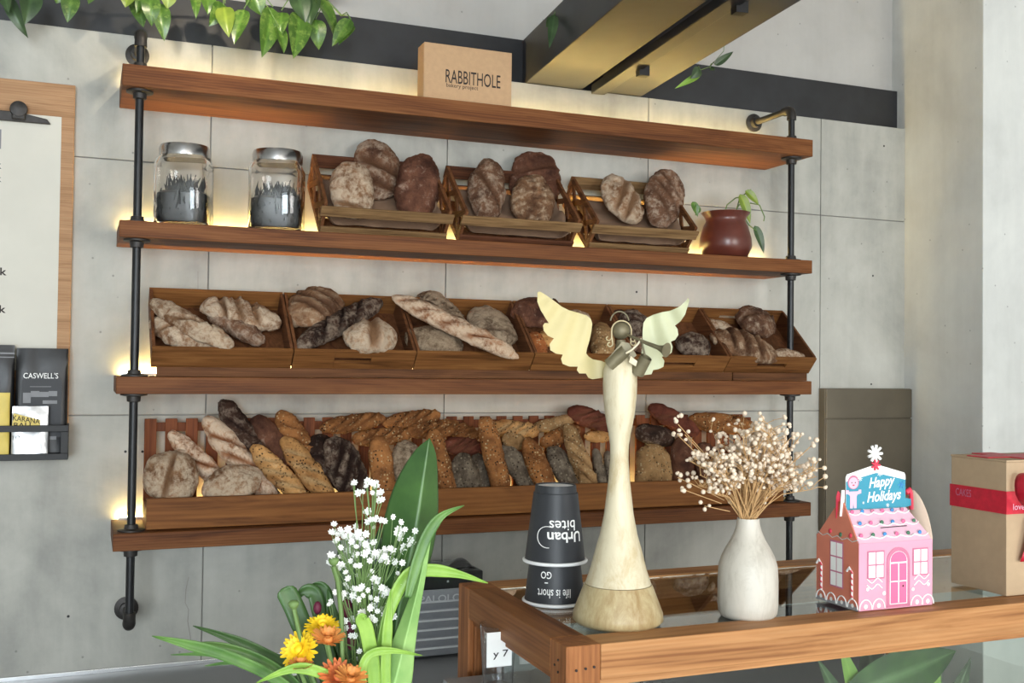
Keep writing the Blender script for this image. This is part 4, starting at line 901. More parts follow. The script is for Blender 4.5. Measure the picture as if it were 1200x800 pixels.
def wingpoly(pts, mat, tilt, hinge):
    m = MB(); n = len(pts); c = Vector((sum(p[0] for p in pts) / n, sum(p[1] for p in pts) / n, 0))
    def P(px, py, o): 
        d = abs(px - hinge) * s; return ap(px, py, -.016 + tilt * d + o + .10 * d * d * 10)
    from mathutils.geometry import delaunay_2d_cdt
    xs_, ys_ = [p[0] for p in pts], [p[1] for p in pts]; G = [Vector((x, y)) for x in range(int(min(xs_)), int(max(xs_)) + 1, 4) for y in range(int(min(ys_)), int(max(ys_)) + 1, 4)]
    r = delaunay_2d_cdt([Vector(p) for p in pts] + G, [], [list(range(n))], 1, 1e-4); vv, tri = r[0], [tuple(f) for f in r[2]]; V_ = []; nv_ = len(vv); tip = pts[1]
    for o in (.0008, -.0008):
        for v in vv:
            fe = math.atan2(v.y - pts[0][1] + 60, (hinge - v.x) * 1.0 + (0 if hinge < 730 else 0)); V_.append(P(v.x, v.y, o + .0017 * math.sin(fe * 24)))
    cnt = {}
    for f in tri:
        for a, b in zip(f, f[1:] + f[:1]): cnt[(a, b)] = cnt.get((a, b), 0) + 1
    fs = [tuple(f) for f in tri] + [tuple(q + nv_ for q in reversed(f)) for f in tri] + [(b, a, a + nv_, b + nv_) for (a, b) in cnt if (b, a) not in cnt]
    return m.add(V_, fs).build('wing', mat, t, smooth=40)
LW = [(631, 357), (634, 356), (640, 359), (650, 366), (660, 373), (668, 377), (680, 380), (690, 383), (695, 387), (697, 393), (696, 402), (694, 412), (691, 422), (690, 428), (693, 432), (698, 435), (709, 437), (716, 440), (716, 455), (709, 457), (698, 459), (693, 457), (690, 452), (682, 452), (679, 448), (680, 444), (670, 444), (662, 441), (660, 435), (662, 430), (654, 429), (647, 425), (646, 418), (651, 411), (644, 408), (639, 402), (638, 396), (640, 393), (645, 393), (640, 386), (635, 378), (631, 368)]
RWg = [(810, 361), (806, 366), (799, 372), (790, 376), (780, 378), (770, 381), (762, 385), (758, 391), (757, 400), (757, 415), (756, 428), (752, 438), (748, 446), (748, 452), (760, 453), (768, 452), (770, 447), (776, 446), (782, 443), (783, 436), (780, 431), (786, 430), (791, 426), (792, 419), (790, 413), (795, 411), (799, 405), (798, 398), (795, 394), (801, 389), (806, 381), (809, 372), (811, 365)]
wingpoly(LW, 'wing', .10, 712); wingpoly(RWg, 'wingmint', .10, 750)
MB().ball(ap(730, 401), 10.5 * s, 20).build('head', 'agedmetal', t, smooth=180)
MB().tube([ap(730, 412), ap(730, 428)], [5 * s, 7 * s], 14).build('neck', 'agedmetal', t, smooth=60)
def wire(pts, r=.9, name='hair_wire', mat='agedbase', dy=.006): MB().tube([ap(a, b, dy) for a, b in pts], r * s, 7).build(name, mat, t, smooth=60)
arc = [(730 + 11.5 * math.cos(a), 401 - 11.5 * math.sin(a)) for a in [PI * k / 14 for k in range(15)]]
def curl(cx, cy, r, a0, tot, n=14): return [(cx + r * (1 - .6 * k / n) * math.cos(a0 + tot * k / n), cy + r * (1 - .6 * k / n) * math.sin(a0 + tot * k / n)) for k in range(n + 1)]
wire([(741.5, 404), (741, 412)] [::-1] + arc + [(718.5, 408), (719.5, 414)])
wire([(719.5, 414)] + curl(716.3, 417, 3.6, 0, 1.6 * PI)); wire([(719, 406)] + curl(714.5, 410, 3.6, 0, 1.5 * PI)); wire([(741, 412)] + curl(744.5, 415.5, 3.6, PI, -1.6 * PI)); wire([(741, 408)] + curl(743.8, 411.5, 3, PI, -1.5 * PI))
wire([(730 + 11 * math.cos(a) - 1, 391 - 13 * math.sin(a)) for a in [PI * (.05 + .9 * k / 14) for k in range(15)]], 1.0, 'halo', 'agedmetal', -.008)
# folded sheet arms and cape
def plate(pts, mat='agedmetal', dy=.02, name='sleeve', th=.0015):
    n = len(pts); a = [ap(p[0], p[1], dy + (p[2] if len(p) > 2 else 0) * s) for p in pts]; b = [q - EN * th for q in a]
    return MB().add(a + b, [tuple(range(n)), tuple(reversed(range(n, 2 * n)))] + [(i, i + n, (i + 1) % n + n, (i + 1) % n) for i in range(n)]).build(name, mat, t)
def roll(p0, p1, r0, r1, dy0, dy1, name='sleeve'):
    a, b = ap(*p0, dy0), ap(*p1, dy1); m = MB().tube([a, b], [r0 * s, r1 * s], 16, caps=False); m.tube([b, a], [r1 * s * .86, r0 * s * .86], 16, caps=False); return m.build(name, 'agedmetal', t, smooth=60)
roll((716, 442), (734, 424), 8.5, 7, .012, .020); roll((748, 450), (758, 432), 9, 7, .010, .020)
plate([(712, 436), (730, 414), (738, 418), (722, 440)], dy=.018, name='cape'); plate([(730, 414), (738, 416), (747, 430), (740, 436), (733, 424)], dy=.017, name='cape')
plate([(739, 431), (747, 437), (745, 443), (737, 438)], 'agedwood', .026, 'collar_tip')
wire([(733, 428), (740, 424), (746, 418), (751, 411)], 1.3, 'arm', 'agedwood', .03); wire([(755, 430), (752, 418), (751, 411)], 1.3, 'arm', 'agedmetal', .03)
MB().tube([ap(736, 406, .012), ap(746, 411, .026), ap(756, 416, .036), ap(768, 421, .044), ap(773, 423, .048), ap(777, 424, .052)], [1.6 * s, 1.7 * s, 2.2 * s, 2.6 * s, 4.5 * s, 8.5 * s], 16).build('trumpet', 'agedmetal', t, smooth=60)

# ------------------------------------------------------------------ vase and dried flowers
vc = atz(886, 730, GT) + Vector((.012, .036, 0)); s = mpp(vc)
t = thing('vase', 'bottle shaped off white speckled plaster vase on the display case', 'vase', vc)
vp = [(728, 30), (730, 31.5), (726, 34), (716, 35), (690, 35), (672, 34), (662, 31), (652, 26), (642, 20), (632, 15.5), (624, 13.4), (617, 12.8)]
MB().lathe([(.001, .0004), (30 * s, .0004)] + [(w_ * s, (731 - y) * s + .0006) for y, w_ in vp[1:]] + [(11 * s, 114 * s), (10 * s, 96 * s), (.001, 92 * s)], vc, 44).build('body', 'vase', t, smooth=60)
rr = random.Random(11)
top = vc + Z * (114 * s)
t = thing('dried_flowers', 'spray of dried cream baby\'s breath standing in the plaster vase', 'flowers', vc + Z * (93.5 * s))
stems = MB(); buds = MB(); heads = []
def fp(px, py, dy): return top + E1 * ((px - 886) * s) + Z * ((617 - py) * s) + EN * dy
for k in range(84):
    a = rr.gauss(0, .55); a = max(-1.0, min(1.0, a)); Ls = rr.uniform(62, 122) * (1 - .22 * abs(a)); dy = rr.uniform(-.05, .05)
    p0 = vc + Z * (95 * s) + E1 * (rr.uniform(-6, 6) * s) + EN * (rr.uniform(-6, 6) * s)
    p1 = top + E1 * (rr.uniform(-8, 8) * s + math.sin(a) * 4 * s) + EN * (dy * .12); p2 = fp(886 + math.sin(a * .8) * Ls * .62, 617 - math.cos(a * .8) * Ls * .62, dy * .6); p3 = fp(886 + math.sin(a) * Ls, 617 - math.cos(a) * Ls, dy)
    stems.tube([p0, p1, p2, p3], [.0009, .0009, .0007, .0004], 5, caps=False)
    for j in range(rr.randint(7, 12)):
        h = p2.lerp(p3, rr.uniform(.1, 1.0)); e = h + E1 * (rr.gauss(0, 10) * s) + Z * (rr.uniform(2, 16) * s) + EN * (rr.gauss(0, 8) * s)
        stems.tube([h, (h + e) / 2 + Z * .002, e], .00045, 4, caps=False); heads.append(e)
for px, py in ((803, 570), (808, 583), (815, 575), (832, 601), (804, 508), (803, 520), (960, 527), (957, 553), (940, 562), (934, 574), (905, 594), (820, 545), (812, 520), (868, 598), (950, 520)):
    e = fp(px, py, rr.uniform(-.02, .02)); h = fp(886 + (px - 886) * .4, 617 + (py - 617) * .5, 0); stems.tube([h, e], .0006, 4, caps=False)
    for j in range(3): heads.append(e + Vector((rr.gauss(0, .004), rr.gauss(0, .004), rr.gauss(0, .004))))
for e in heads:
    r = rr.uniform(2.0, 3.4) * s; buds.ball(e, r, 7, (1, 1, rr.uniform(.8, 1.1)))
    if rr.random() < .5: buds.ball(e + Vector((rr.uniform(-1, 1), rr.uniform(-1, 1), rr.uniform(-1, 1))) * r, r * .7, 6)
stuff(stems.build('stems', 'straw', t, smooth=60)); stuff(buds.build('flower_heads', 'budcream', t, smooth=70))

# ------------------------------------------------------------------ gingerbread house box
hx0, hx1, hy0, hy1 = .893, 1.020, -1.908, -1.820; hz0 = TZ + .0003; hb = .091; rz = .148; hm = (hy0 + hy1) / 2
t = thing('gingerbread_house_box', 'pink card gift box shaped as gingerbread house reading Happy Holidays', 'box', ((hx0 + hx1) / 2, hm, hz0))
hz1 = hz0 + hb; hzr = hz0 + rz - .018
MB().box(hx0, hx1, hy0, hy1, hz0, hz1).build('front_wall', 'pink', t, bevel=.0006)
e = .0006
MB().add([(hx0 - e, hy0, hz0), (hx0 - e, hy1, hz0), (hx0 - e, hy1, hz1), (hx0 - e, hy0, hz1)], [(3, 2, 1, 0)]).build('side_wall', 'orangecard', t)
rt0, rt1 = hm - .006, hm + .006
MB().add([(hx0, hy0, hz1), (hx1, hy0, hz1), (hx1 - .012, rt0, hzr), (hx0 + .012, rt0, hzr), (hx0, hy0 + .001, hz1), (hx1, hy0 + .001, hz1), (hx1 - .012, rt0 + .001, hzr), (hx0 + .012, rt0 + .001, hzr)],
         [(0, 1, 2, 3), (7, 6, 5, 4), (0, 4, 5, 1), (1, 5, 6, 2), (2, 6, 7, 3), (3, 7, 4, 0)]).build('roof_panel', 'pinkpale', t)
MB().add([(hx0, hy1, hz1), (hx1, hy1, hz1), (hx1 - .012, rt1, hzr), (hx0 + .012, rt1, hzr), (hx0, hy1 - .001, hz1), (hx1, hy1 - .001, hz1), (hx1 - .012, rt1 - .001, hzr), (hx0 + .012, rt1 - .001, hzr)],
         [(3, 2, 1, 0), (4, 5, 6, 7), (1, 5, 4, 0), (2, 6, 5, 1), (3, 7, 6, 2), (0, 4, 7, 3)]).build('roof_panel', 'pinkpale', t)
MB().add([(hx0 - e, hy0 + .002, hz1), (hx0 - e, hy1 - .002, hz1), (hx0 + .006, hm + .004, hzr + .012), (hx0 + .006, hm - .004, hzr + .012), (hx0 + .001, hy0 + .002, hz1), (hx0 + .001, hy1 - .002, hz1), (hx0 + .008, hm + .004, hzr + .012), (hx0 + .008, hm - .004, hzr + .012)],
         [(3, 2, 1, 0), (4, 5, 6, 7), (0, 1, 5, 4), (1, 2, 6, 5), (2, 3, 7, 6), (3, 0, 4, 7)]).build('gable', 'orangecard', t)
m = MB(); pts_in = []
for k in range(11):
    u = k / 10; pts_in.append((hx1 - .002 + .0 * u + .006 * math.sin(u * 2.4), hm, hz1 + u * (rz - hb + .006)))
for k, p in enumerate(pts_in): 
    hw = .040 * (1 - k / 10) ** .7 + .006; m.v += [Vector((p[0], hm - hw, p[2])), Vector((p[0], hm + hw, p[2]))]
for k in range(10): m.f.append((2 * k, 2 * k + 1, 2 * k + 3, 2 * k + 2))
m.build('gable', 'cream', t, solid=.0012, smooth=60)
# header card with lettering
hy = hm - .0015; wx0, wx1 = hx0 + .012, hx1 - .010; wz0 = hzr - .001; wz1 = wz0 + .046; wpk = wz0 + .060; wm = (wx0 + wx1) / 2
def card(poly, y, mat, name, th=.0008):
    return MB().prism([(x, z) for x, z in poly], (0, y, 0), X, Z, th).build(name, mat, t)
card([(wx0, wz0), (wx1, wz0), (wx1, wz1), (wx1 - .002, wz1 + .004), (wm, wpk + .003), (wx0 + .002, wz1 + .004), (wx0, wz1)], hy, 'white', 'header_card')
card([(wx0 + .0004, wz0 + .001), (wx1 - .0004, wz0 + .001), (wx1 - .0004, wz1 - .006), (wm, wpk - .009), (wx0 + .0004, wz1 - .006)], hy - .0008, 'teal', 'header_print', .0004)
card([(wx1, wz0 + .001), (wx1 + .012, wz0 + .003), (wx1 + .012, wz0 + .012), (wx1, wz0 + .014)], hy, 'teal', 'header_tab', .0006)
yl = hy - .0016
lettering('Happy', 'white', t, (wm + .010, yl, wz0 + .0365), (X + Z * .08), Z, .046, .019, .022, .25)
lettering('Holidays', 'white', t, (wm + .014, yl, wz0 + .0165), (X + Z * .05), Z, .060, .019, .022, .25)
def flake(cx, cz, r, y, mat='white', n=8, name='snowflake', wr=.11):
    m = MB()
    for k in range(n):
        a = PI * k / n * 2; m.tube([(cx, y, cz), (cx + r * math.cos(a), y, cz + r * math.sin(a))], r * wr, 5)
    m.build(name, mat, t)
flake(wx0 + .024, wz0 + .044, .004, yl); flake(wm + .006, wz0 + .051, .005, yl); flake(wx1 - .008, wz0 + .033, .006, yl, 'bluedot', 6); flake(wm + .020, wz0 + .005, .003, yl); flake(wx0 + .03, wz0 + .010, .002, yl)
flake(wm - .002, wpk + .018, .0125, hy - .001, 'white', 9, 'snowflake_topper', .17); flake(wm - .002, wpk + .002, .0075, hy - .0025, 'redcard', 7, 'ribbon_topper', .2)
# little gingerbread person printed on the header
gx, gz = wx0 + .0125, wz0 + .022
def disc(cx, cz, r, y, mat, name='print', n=18, sz=1.0, plane='f'):
    if plane == 'f': pts = [(cx + r * math.cos(2 * PI * k / n), y, cz + r * sz * math.sin(2 * PI * k / n)) for k in range(n)]
    else: pts = [(y, cx - r * math.cos(2 * PI * k / n), cz + r * sz * math.sin(2 * PI * k / n)) for k in range(n)]
    return MB().add(pts, [tuple(range(n))]).build(name, mat, t)
disc(gx, gz + .017, .0098, yl + .0002, 'mauve', 'gingerbread_print'); disc(gx, gz + .016, .008, yl, 'pinkpale', 'gingerbread_print'); disc(gx - .003, gz + .0165, .0009, yl - .0002, 'ink'); disc(gx + .003, gz + .0165, .0009, yl - .0002, 'ink'); disc(gx, gz + .013, .002, yl - .0002, 'redcard', sz=.5)
card([(gx + a, gz + b) for a, b in ((-.0135, .0065), (-.0135, .0015), (-.007, 0), (-.0055, -.003), (-.0055, -.019), (-.001, -.019), (0, -.011), (.001, -.019), (.0055, -.019), (.0055, -.003), (.007, 0), (.0135, .0015), (.0135, .0065))], yl + .0002, 'pinkpale', 'gingerbread_print', .0002)
card([(gx - .008, gz + .0045), (gx + .008, gz + .0045), (gx + .008, gz + .0075), (gx - .008, gz + .0075)], yl - .0007, 'teal', 'gingerbread_print', .0002)
# printed front: windows, door, scallops, candies
yf = hy0 - .0005
def fwin(cx, cz, w_, h_, rows):
    card([(cx - w_ / 2, cz - h_ / 2), (cx + w_ / 2, cz - h_ / 2), (cx + w_ / 2, cz + h_ / 2), (cx - w_ / 2, cz + h_ / 2)], yf, 'mauve', 'printed_window', .0002)
    for i in range(2):
        for j in range(rows):
            a = cx - w_ / 2 + .0022 + i * (w_ / 2 - .0010); b = cz - h_ / 2 + .0022 + j * ((h_ - .0022) / rows); ww = w_ / 2 - .0032; hh = (h_ - .0022) / rows - .0020
            card([(a, b), (a + ww, b), (a + ww, b + hh), (a, b + hh)], yf - .0003, 'white', 'printed_pane', .0002)
fwin(hx0 + .028, hz0 + .061, .029, .038, 2); fwin(hx1 - .022, hz0 + .061, .027, .038, 2)
dc = hx0 + .0665
def arch(w_, h0, h1, r): return [(dc - w_, h0), (dc + w_, h0), (dc + w_, h1)] + [(dc + w_ * math.cos(a), h1 + r * math.sin(a)) for a in [PI * k / 12 for k in range(1, 12)]] + [(dc - w_, h1)]
card(arch(.0200, hz0 + .002, hz0 + .064, .019), yf, 'mauve', 'printed_door', .0002)
card(arch(.0150, hz0 + .006, hz0 + .064, .0135), yf - .0003, 'white', 'printed_door', .0002); card(arch(.0138, hz0 + .007, hz0 + .0655, .0115), yf - .0005, 'pinkdeep', 'printed_door', .0002)
for a, b, c_, d in ((-.0145, .0145, .061, .063), (-.0008, .0008, .008, .061), (-.0145, .0145, .036, .0375)):
    card([(dc + a, hz0 + c_), (dc + b, hz0 + c_), (dc + b, hz0 + d), (dc + a, hz0 + d)], yf - .0007, 'white', 'printed_door', .0001)
disc(dc + .0075, hz0 + .030, .0014, yf - .001, 'ink')
def strip(pts, r, mat='white', name='icing_print'): MB().tube(pts, r, 5).build(name, mat, t)
for cx in (hx0 + .011, hx0 + .033, hx1 - .028, hx1 - .009):
    rr_ = .0105; strip([(cx + rr_ * math.cos(a), yf, hz0 + .002 + rr_ * 1.25 * math.sin(a)) for a in [PI * k / 10 for k in range(11)]], .0009); disc(cx, hz0 + .006, .0032, yf - .0003, 'white')
for sx, c0 in ((1, hx0 + .026), (-1, hx1 - .020)):
    for dz in (.0, -.008): strip([(c0 + sx * q, yf, hz0 + .040 + dz + .003 * math.sin(q * 330) - sx * 0) for q in [-.013 + .0026 * k for k in range(11)]], .0008)
    disc(c0 - sx * .012, hz0 + .029, .0024, yf - .0003, 'white')
disc(hx0 + .042, hz0 + .022, .0028, yf - .0003, 'white'); disc(hx1 - .035, hz0 + .024, .0024, yf - .0003, 'white')
# roof scallops and bulbs
rn = Vector((0, -(hzr - hz1), rt0 - hy0)).normalized()
def onroof(u, v): 
    a = Vector((hx0 + .012 * v, hy0, hz1)).lerp(Vector((hx0 + .012 * v, rt0, hzr)), v); a.x = (hx0 + .012 * v) + (hx1 - hx0 - .024 * v) * u; return a + rn * .0008
for row, (v, mats) in enumerate(((.16, ('pinkdeep', 'bluedot', 'greendot')), (.52, ('bluedot', 'pinkdeep', 'greendot')), (.88, ('pinkdeep', 'bluedot', 'mauve')))):
    strip([onroof(k / 40, v - .07 * abs(math.sin(PI * 5 * k / 40)) + .02) for k in range(41)], .0008)
    for k in range(6):
        c = onroof((k + .35 + .3 * (row % 2)) / 6, v + .05); MB().ball(c, .0034, 8, (1, .35, 1)).build('roof_bulb', mats[k % 3 if row else (k * 2) % 3], t, smooth=180)
MB().add([onroof(.38, .40), onroof(.78, .42), onroof(.78, .445), onroof(.38, .425)], [(0, 1, 2, 3)]).build('coin_slot', 'ink', t)
# side wall print
xsd = hx0 - .0012
def spoly(pts, mat, o=0.0, name='side_print'): MB().add([(xsd - o, y, z) for y, z in pts], [tuple(range(len(pts)))]).build(name, mat, t)
wc, wz = hm, hz0 + .056
spoly([(wc + .014, wz - .032), (wc - .014, wz - .032), (wc - .014, wz + .032), (wc + .014, wz + .032)], 'mauve', 0, 'printed_window')
for i in range(2):
    for j in range(3):
        a = wc + .0125 - i * .0128; b = wz - .030 + j * .0205; spoly([(a, b), (a - .0115, b), (a - .0115, b + .0185), (a, b + .0185)], 'white', .0002, 'printed_pane')
for cy in (hm - .032, hm + .032):
    strip([(xsd, cy, hz0 + .014), (xsd, cy, hz0 + .050), (xsd, cy + .006, hz0 + .056), (xsd, cy + .011, hz0 + .050)], .0016, 'white', 'candy_cane_print')
    for k in range(5): strip([(xsd - .0012, cy - .0018, hz0 + .017 + .008 * k), (xsd - .0012, cy + .0018, hz0 + .021 + .008 * k)], .0010, 'redcard', 'candy_cane_print')
for k in range(4):
    cy = hy0 + .011 + k * .022; strip([(xsd, cy - .010 * math.cos(a), hz0 + .002 + .0125 * math.sin(a)) for a in [PI * q / 8 for q in range(9)]], .0009); disc(cy, hz0 + .006, .0028, xsd - .0003, 'white', plane='s')
spoly([(hy1, hz0), (hy0, hz0), (hy0, hz0 + .004), (hm - .02, hz0 + .009), (hm + .02, hz0 + .003), (hy1, hz0 + .006)], 'greycard', .0001)
for k in range(4): strip([(xsd + .001, hy0 + .003 + (hy1 - hy0 - .006) * q / 8, hz1 + .004 - .004 * abs(math.sin(PI * q / 2))) for q in range(9)], .0008)
MB().ball((hx0 + .0005, hm - .006, hz1 + .006), .0036, 8, (.4, 1, 1)).build('roof_bulb', 'greendot', t, smooth=180); MB().ball((hx0 + .0005, hm - .026, hz1 + .008), .0036, 8, (.4, 1, 1)).build('roof_bulb', 'redcard', t, smooth=180); MB().ball((hx0 + .0005, hm + .016, hz1 + .008), .0036, 8, (.4, 1, 1)).build('roof_bulb', 'redcard', t, smooth=180)
card([(hx0 + .002, hzr - .012), (hx0 + .010, hzr - .012), (hx0 + .009, hzr + .022), (hx0 + .005, hzr + .026), (hx0 + .002, hzr + .018)], hm + .006, 'redcard', 'gable_tab'); card([(hx0 + .000, hzr - .008), (hx0 + .007, hzr - .008), (hx0 + .008, hzr + .028), (hx0 + .003, hzr + .028)], hm - .004, 'white', 'gable_tab')
MB().tube([(hx1 + .004, hm, hzr - .004), (hx1 + .0035, hm, hzr + .018), (hx1 - .001, hm, hzr + .024), (hx1 - .007, hm, hzr + .020)], .004, 10).build('candy_cane_tab', 'redcard', t, smooth=60)

# ------------------------------------------------------------------ gift box
gx0, gx1, gy0, gy1 = 1.163, 1.313, -1.902, -1.797; gz0 = TZ + .0003; gz1 = gz0 + .196
t = thing('gift_box', 'tall kraft gift box tied with red ribbon and bow at the right edge', 'box', ((gx0 + gx1) / 2, (gy0 + gy1) / 2, gz0))
MB().box(gx0, gx1, gy0, gy1, gz0, gz1 - .003).build('body', 'kraft_grey', t, bevel=.001)
MB().box(gx0 - .0008, gx1 + .0008, gy0 - .0008, gy1 + .0008, gz1 - .003, gz1).build('lid', 'kraft_grey', t, bevel=.0008)
za, zb_ = gz0 + .118, gz0 + .151
MB().box(gx0 - .0014, gx1 + .0014, gy0 - .0014, gy1 + .0014, za, zb_).build('ribbon_band', 'red', t)
rxc = (gx0 + gx1) / 2 - .012
MB().box(rxc - .02, rxc + .02, gy0 - .002, gy1 + .002, gz0 + .0005, gz1 + .0015).build('ribbon_band', 'red', t)
MB().box(gx0 - .0016, gx1 + .0016, (gy0 + gy1) / 2 - .02, (gy0 + gy1) / 2 + .02, gz1 + .0003, gz1 + .0016).build('ribbon_band', 'red', t)
def bowloop(sx, tilt):
    def fn(u, v):
        a = 2 * PI * u; x = sx * (.0325 - .0325 * math.cos(a)); z = (.017 + .012 * (1 - math.cos(a)) / 2) * math.sin(a); return (rxc + x, gy0 - .012 - .018 * math.sin(PI * u) + .028 * (v - .5), zb_ - .012 + z + tilt * x)
    MB().grid(fn, 24, 4).build('bow_loop', 'red', t, smooth=180, solid=.0008)
bowloop(1, .2); bowloop(-1, -.35)
MB().ball((rxc, gy0 - .012, zb_ - .012), .010, 10).build('bow_knot', 'red', t, smooth=180)
for sx in (-1, 1):
    MB().grid(lambda u, v: (rxc + sx * (.012 + .022 * u + .01 * (v - .5) * 2), gy0 - .006 - .006 * math.sin(3 * u), zb_ - .016 - .085 * u), 10, 2).build('bow_tail', 'red', t, smooth=180, solid=.0008)
zc = (za + zb_) / 2
lettering('CAKES', 'mauve', t, (gx0 - .0018, gy1 - .026, zc + .006), -Yv, Z, .030, .011, 0)
lettering('love', 'pinkpale', t, (gx0 + .022, gy0 - .0018, zc - .006), X, Z, .022, .009, 0)

# ------------------------------------------------------------------ bouquet in the foreground
BY = -1.93
bq = thing('flower_bouquet', 'mixed bouquet with white sprays, yellow and orange blooms and one broad leaf', 'flowers', at(420, 960, BY))
base = at(425, 960, BY); s = mpp(base)
MB().lathe([(.001, -.0), (.045, .0), (.05, .02), (.05, .11), (.04, .16), (.044, .17), (.041, .17), (.036, .15), (.001, .1)], (base.x, base.y, SC + .0006), 30).build('vase_wrap', 'kraft', bq, smooth=60)
def bp(px, py, dy=0.0): return at(px, py, BY + dy)
def stemline(pts, r=.0016, mat='stemgreen', name='stem'): return MB().tube([bp(*p) for p in pts], r, 6).build(name, mat, bq, smooth=60)
# broad leaf: traced by its midrib and half widths in its own plane
def ribleaf(rows, mat, name, fold=.12, nv=24, dyf=None):
    """rows: (left px, right px, y px, dy at left, at rib, at right)"""
    def smooth(rows, n=26):
        out = []
        for k in range(n + 1):
            f = k / n * (len(rows) - 1); i = min(int(f), len(rows) - 2); q = f - i
            p0, p1, p2, p3 = rows[max(i - 1, 0)], rows[i], rows[i + 1], rows[min(i + 2, len(rows) - 1)]
            out.append(tuple(.5 * (2 * b + (c - a) * q + (2 * a - 5 * b + 4 * c - d) * q * q + (3 * b - a - 3 * c + d) * q ** 3) for a, b, c, d in zip(p0, p1, p2, p3)))
        return out
    R = smooth(rows); m = MB(); n = len(R)
    for (xl, yl_, xm, ym, xr, yr, d0, d1, d2) in R:
        for j in range(nv + 1):
            v = j / nv
            if v <= .5: q = v * 2; P = bp(xl + (xm - xl) * q, yl_ + (ym - yl_) * q, d0 + (d1 - d0) * q)
            else: q = v * 2 - 1; P = bp(xm + (xr - xm) * q, ym + (yr - ym) * q, d1 + (d2 - d1) * q)
            m.v.append(P)
            if j == nv // 2: m.a[len(m.v) - 1] = 1.0
    for i in range(n - 1):
        for j in range(nv): p = i * (nv + 1) + j; m.f.append((p, p + nv + 1, p + nv + 2, p + 1))
    return m.build(name, mat, bq, smooth=180, solid=.0006)
ribleaf([(503, 514, 503, 513, 504, 514, .0, .0, .0), (486, 528, 500, 535, 511, 533, .012, 0, .01), (466, 560, 495, 570, 513, 565, .02, -.004, .014), (452, 600, 490, 605, 513, 605, .024, -.006, .016), (446, 640, 483, 645, 507, 645, .024, -.006, .014), (444, 680, 474, 685, 494, 690, .02, -.004, .01), (446, 730, 464, 735, 478, 740, .014, 0, .008), (452, 800, 456, 800, 462, 800, .01, 0, .006), (440, 900, 443, 900, 446, 900, .01, .0, .008)], 'bigleaf', 'broad_leaf')
ribleaf([(504, 618, 505, 618, 507, 619, -.03, -.03, -.03), (496, 645, 499, 645, 503, 645, -.026, -.031, -.03), (487, 680, 492, 680, 498, 680, -.024, -.032, -.03), (472, 720, 482, 722, 491, 722, -.02, -.032, -.028), (456, 760, 472, 762, 486, 762, -.016, -.03, -.026), (440, 800, 462, 802, 482, 802, -.012, -.03, -.024), (424, 860, 445, 860, 468, 860, -.01, -.02, -.02)], 'underleaf', 'folded_leaf')
def blade(rows, mat, w_, dy=0.0, dy2=0.0, name='blade_leaf', blunt=False):
    n = 24; m = MB(); P = []
    for k in range(n + 1):
        f = k / n * (len(rows) - 1); i = min(int(f), len(rows) - 2); q = f - i; p0, p1, p2, p3 = rows[max(i - 1, 0)], rows[i], rows[i + 1], rows[min(i + 2, len(rows) - 1)]
        P.append(tuple(.5 * (2 * b + (c - a) * q + (2 * a - 5 * b + 4 * c - d) * q * q + (3 * b - a - 3 * c + d) * q ** 3) for a, b, c, d in zip(p0, p1, p2, p3)))
    for k, p in enumerate(P):
        a, b = P[max(k - 1, 0)], P[min(k + 1, n)]; dx, dyy = b[0] - a[0], b[1] - a[1]; L = math.hypot(dx, dyy) or 1; nx, ny = -dyy / L, dx / L
        u = k / n; h = w_ / 2 * min(1, (1 - u) * (12 if blunt else 3.2) + (.3 if blunt else .02)) * min(1, .55 + u * 1.5); d = dy + (dy2 - dy) * u
        for q, dd in ((-1, -.0012), (-.5, -.0004), (0, .0012), (.5, -.0004), (1, -.0012)): m.v.append(bp(p[0] + nx * h * q, p[1] + ny * h * q, d + dd))
    for i in range(n):
        for j in range(4): p = i * 5 + j; m.f.append((p, p + 5, p + 6, p + 1))
    return m.build(name, mat, bq, smooth=180, solid=.0005)
blade([(478, 700), (483, 680), (492, 650), (502, 625), (518, 604), (544, 592)], 'blade', 13, -.034, -.03, 'folded_leaf')
blade([(440, 790), (455, 720), (476, 676), (500, 668), (535, 672), (572, 683)], 'bladelime', 15, -.02, -.03)
blade([(395, 860), (330, 800), (270, 770), (220, 755), (178, 745)], 'blade', 14, -.01, -.05)
blade([(395, 860), (345, 800), (300, 770), (250, 756), (210, 756)], 'blade', 11, .0, -.01)
blade([(400, 850), (350, 790), (315, 768), (270, 748), (226, 733)], 'bigleaf', 13, .02, .03)
blade([(400, 860), (350, 815), (310, 790), (260, 768), (200, 767)], 'blade', 9, .01, .02)
blade([(400, 860), (360, 815), (320, 792), (285, 776), (240, 780)], 'blade', 9, .02, .03)
blade([(405, 850), (375, 770), (355, 735), (345, 712), (333, 688)], 'bigleaf', 25, .03, .04, blunt=True)
blade([(410, 850), (385, 760), (374, 715), (368, 695), (355, 693), (350, 702)], 'bigleaf', 18, .04, .05)
blade([(412, 850), (392, 760), (384, 720), (378, 690), (366, 684)], 'bigleaf', 20, .045, .055)
blade([(440, 850), (438, 790), (430, 740), (424, 724), (430, 722)], 'bladelime', 17, -.03, -.035)
blade([(455, 860), (452, 790), (454, 740), (458, 690)], 'bladelime', 12, -.028, -.03)
blade([(420, 870), (405, 810), (380, 790), (345, 783), (300, 800)], 'bladelime', 14, -.04, -.05)
blade([(440, 860), (425, 800), (430, 770), (455, 762), (495, 768)], 'bladelime', 10, -.04, -.04)
for q in (((425, 860), (415, 760), (402, 690), (398, 630)), ((428, 860), (430, 740), (436, 670), (446, 615)), ((432, 860), (445, 760), (458, 700), (468, 640)), ((422, 860), (408, 780), (392, 730), (384, 690)), ((426, 860), (422, 740), (420, 680), (424, 640))):
    blade(list(q), 'bigleaf', 17, .03, .045)
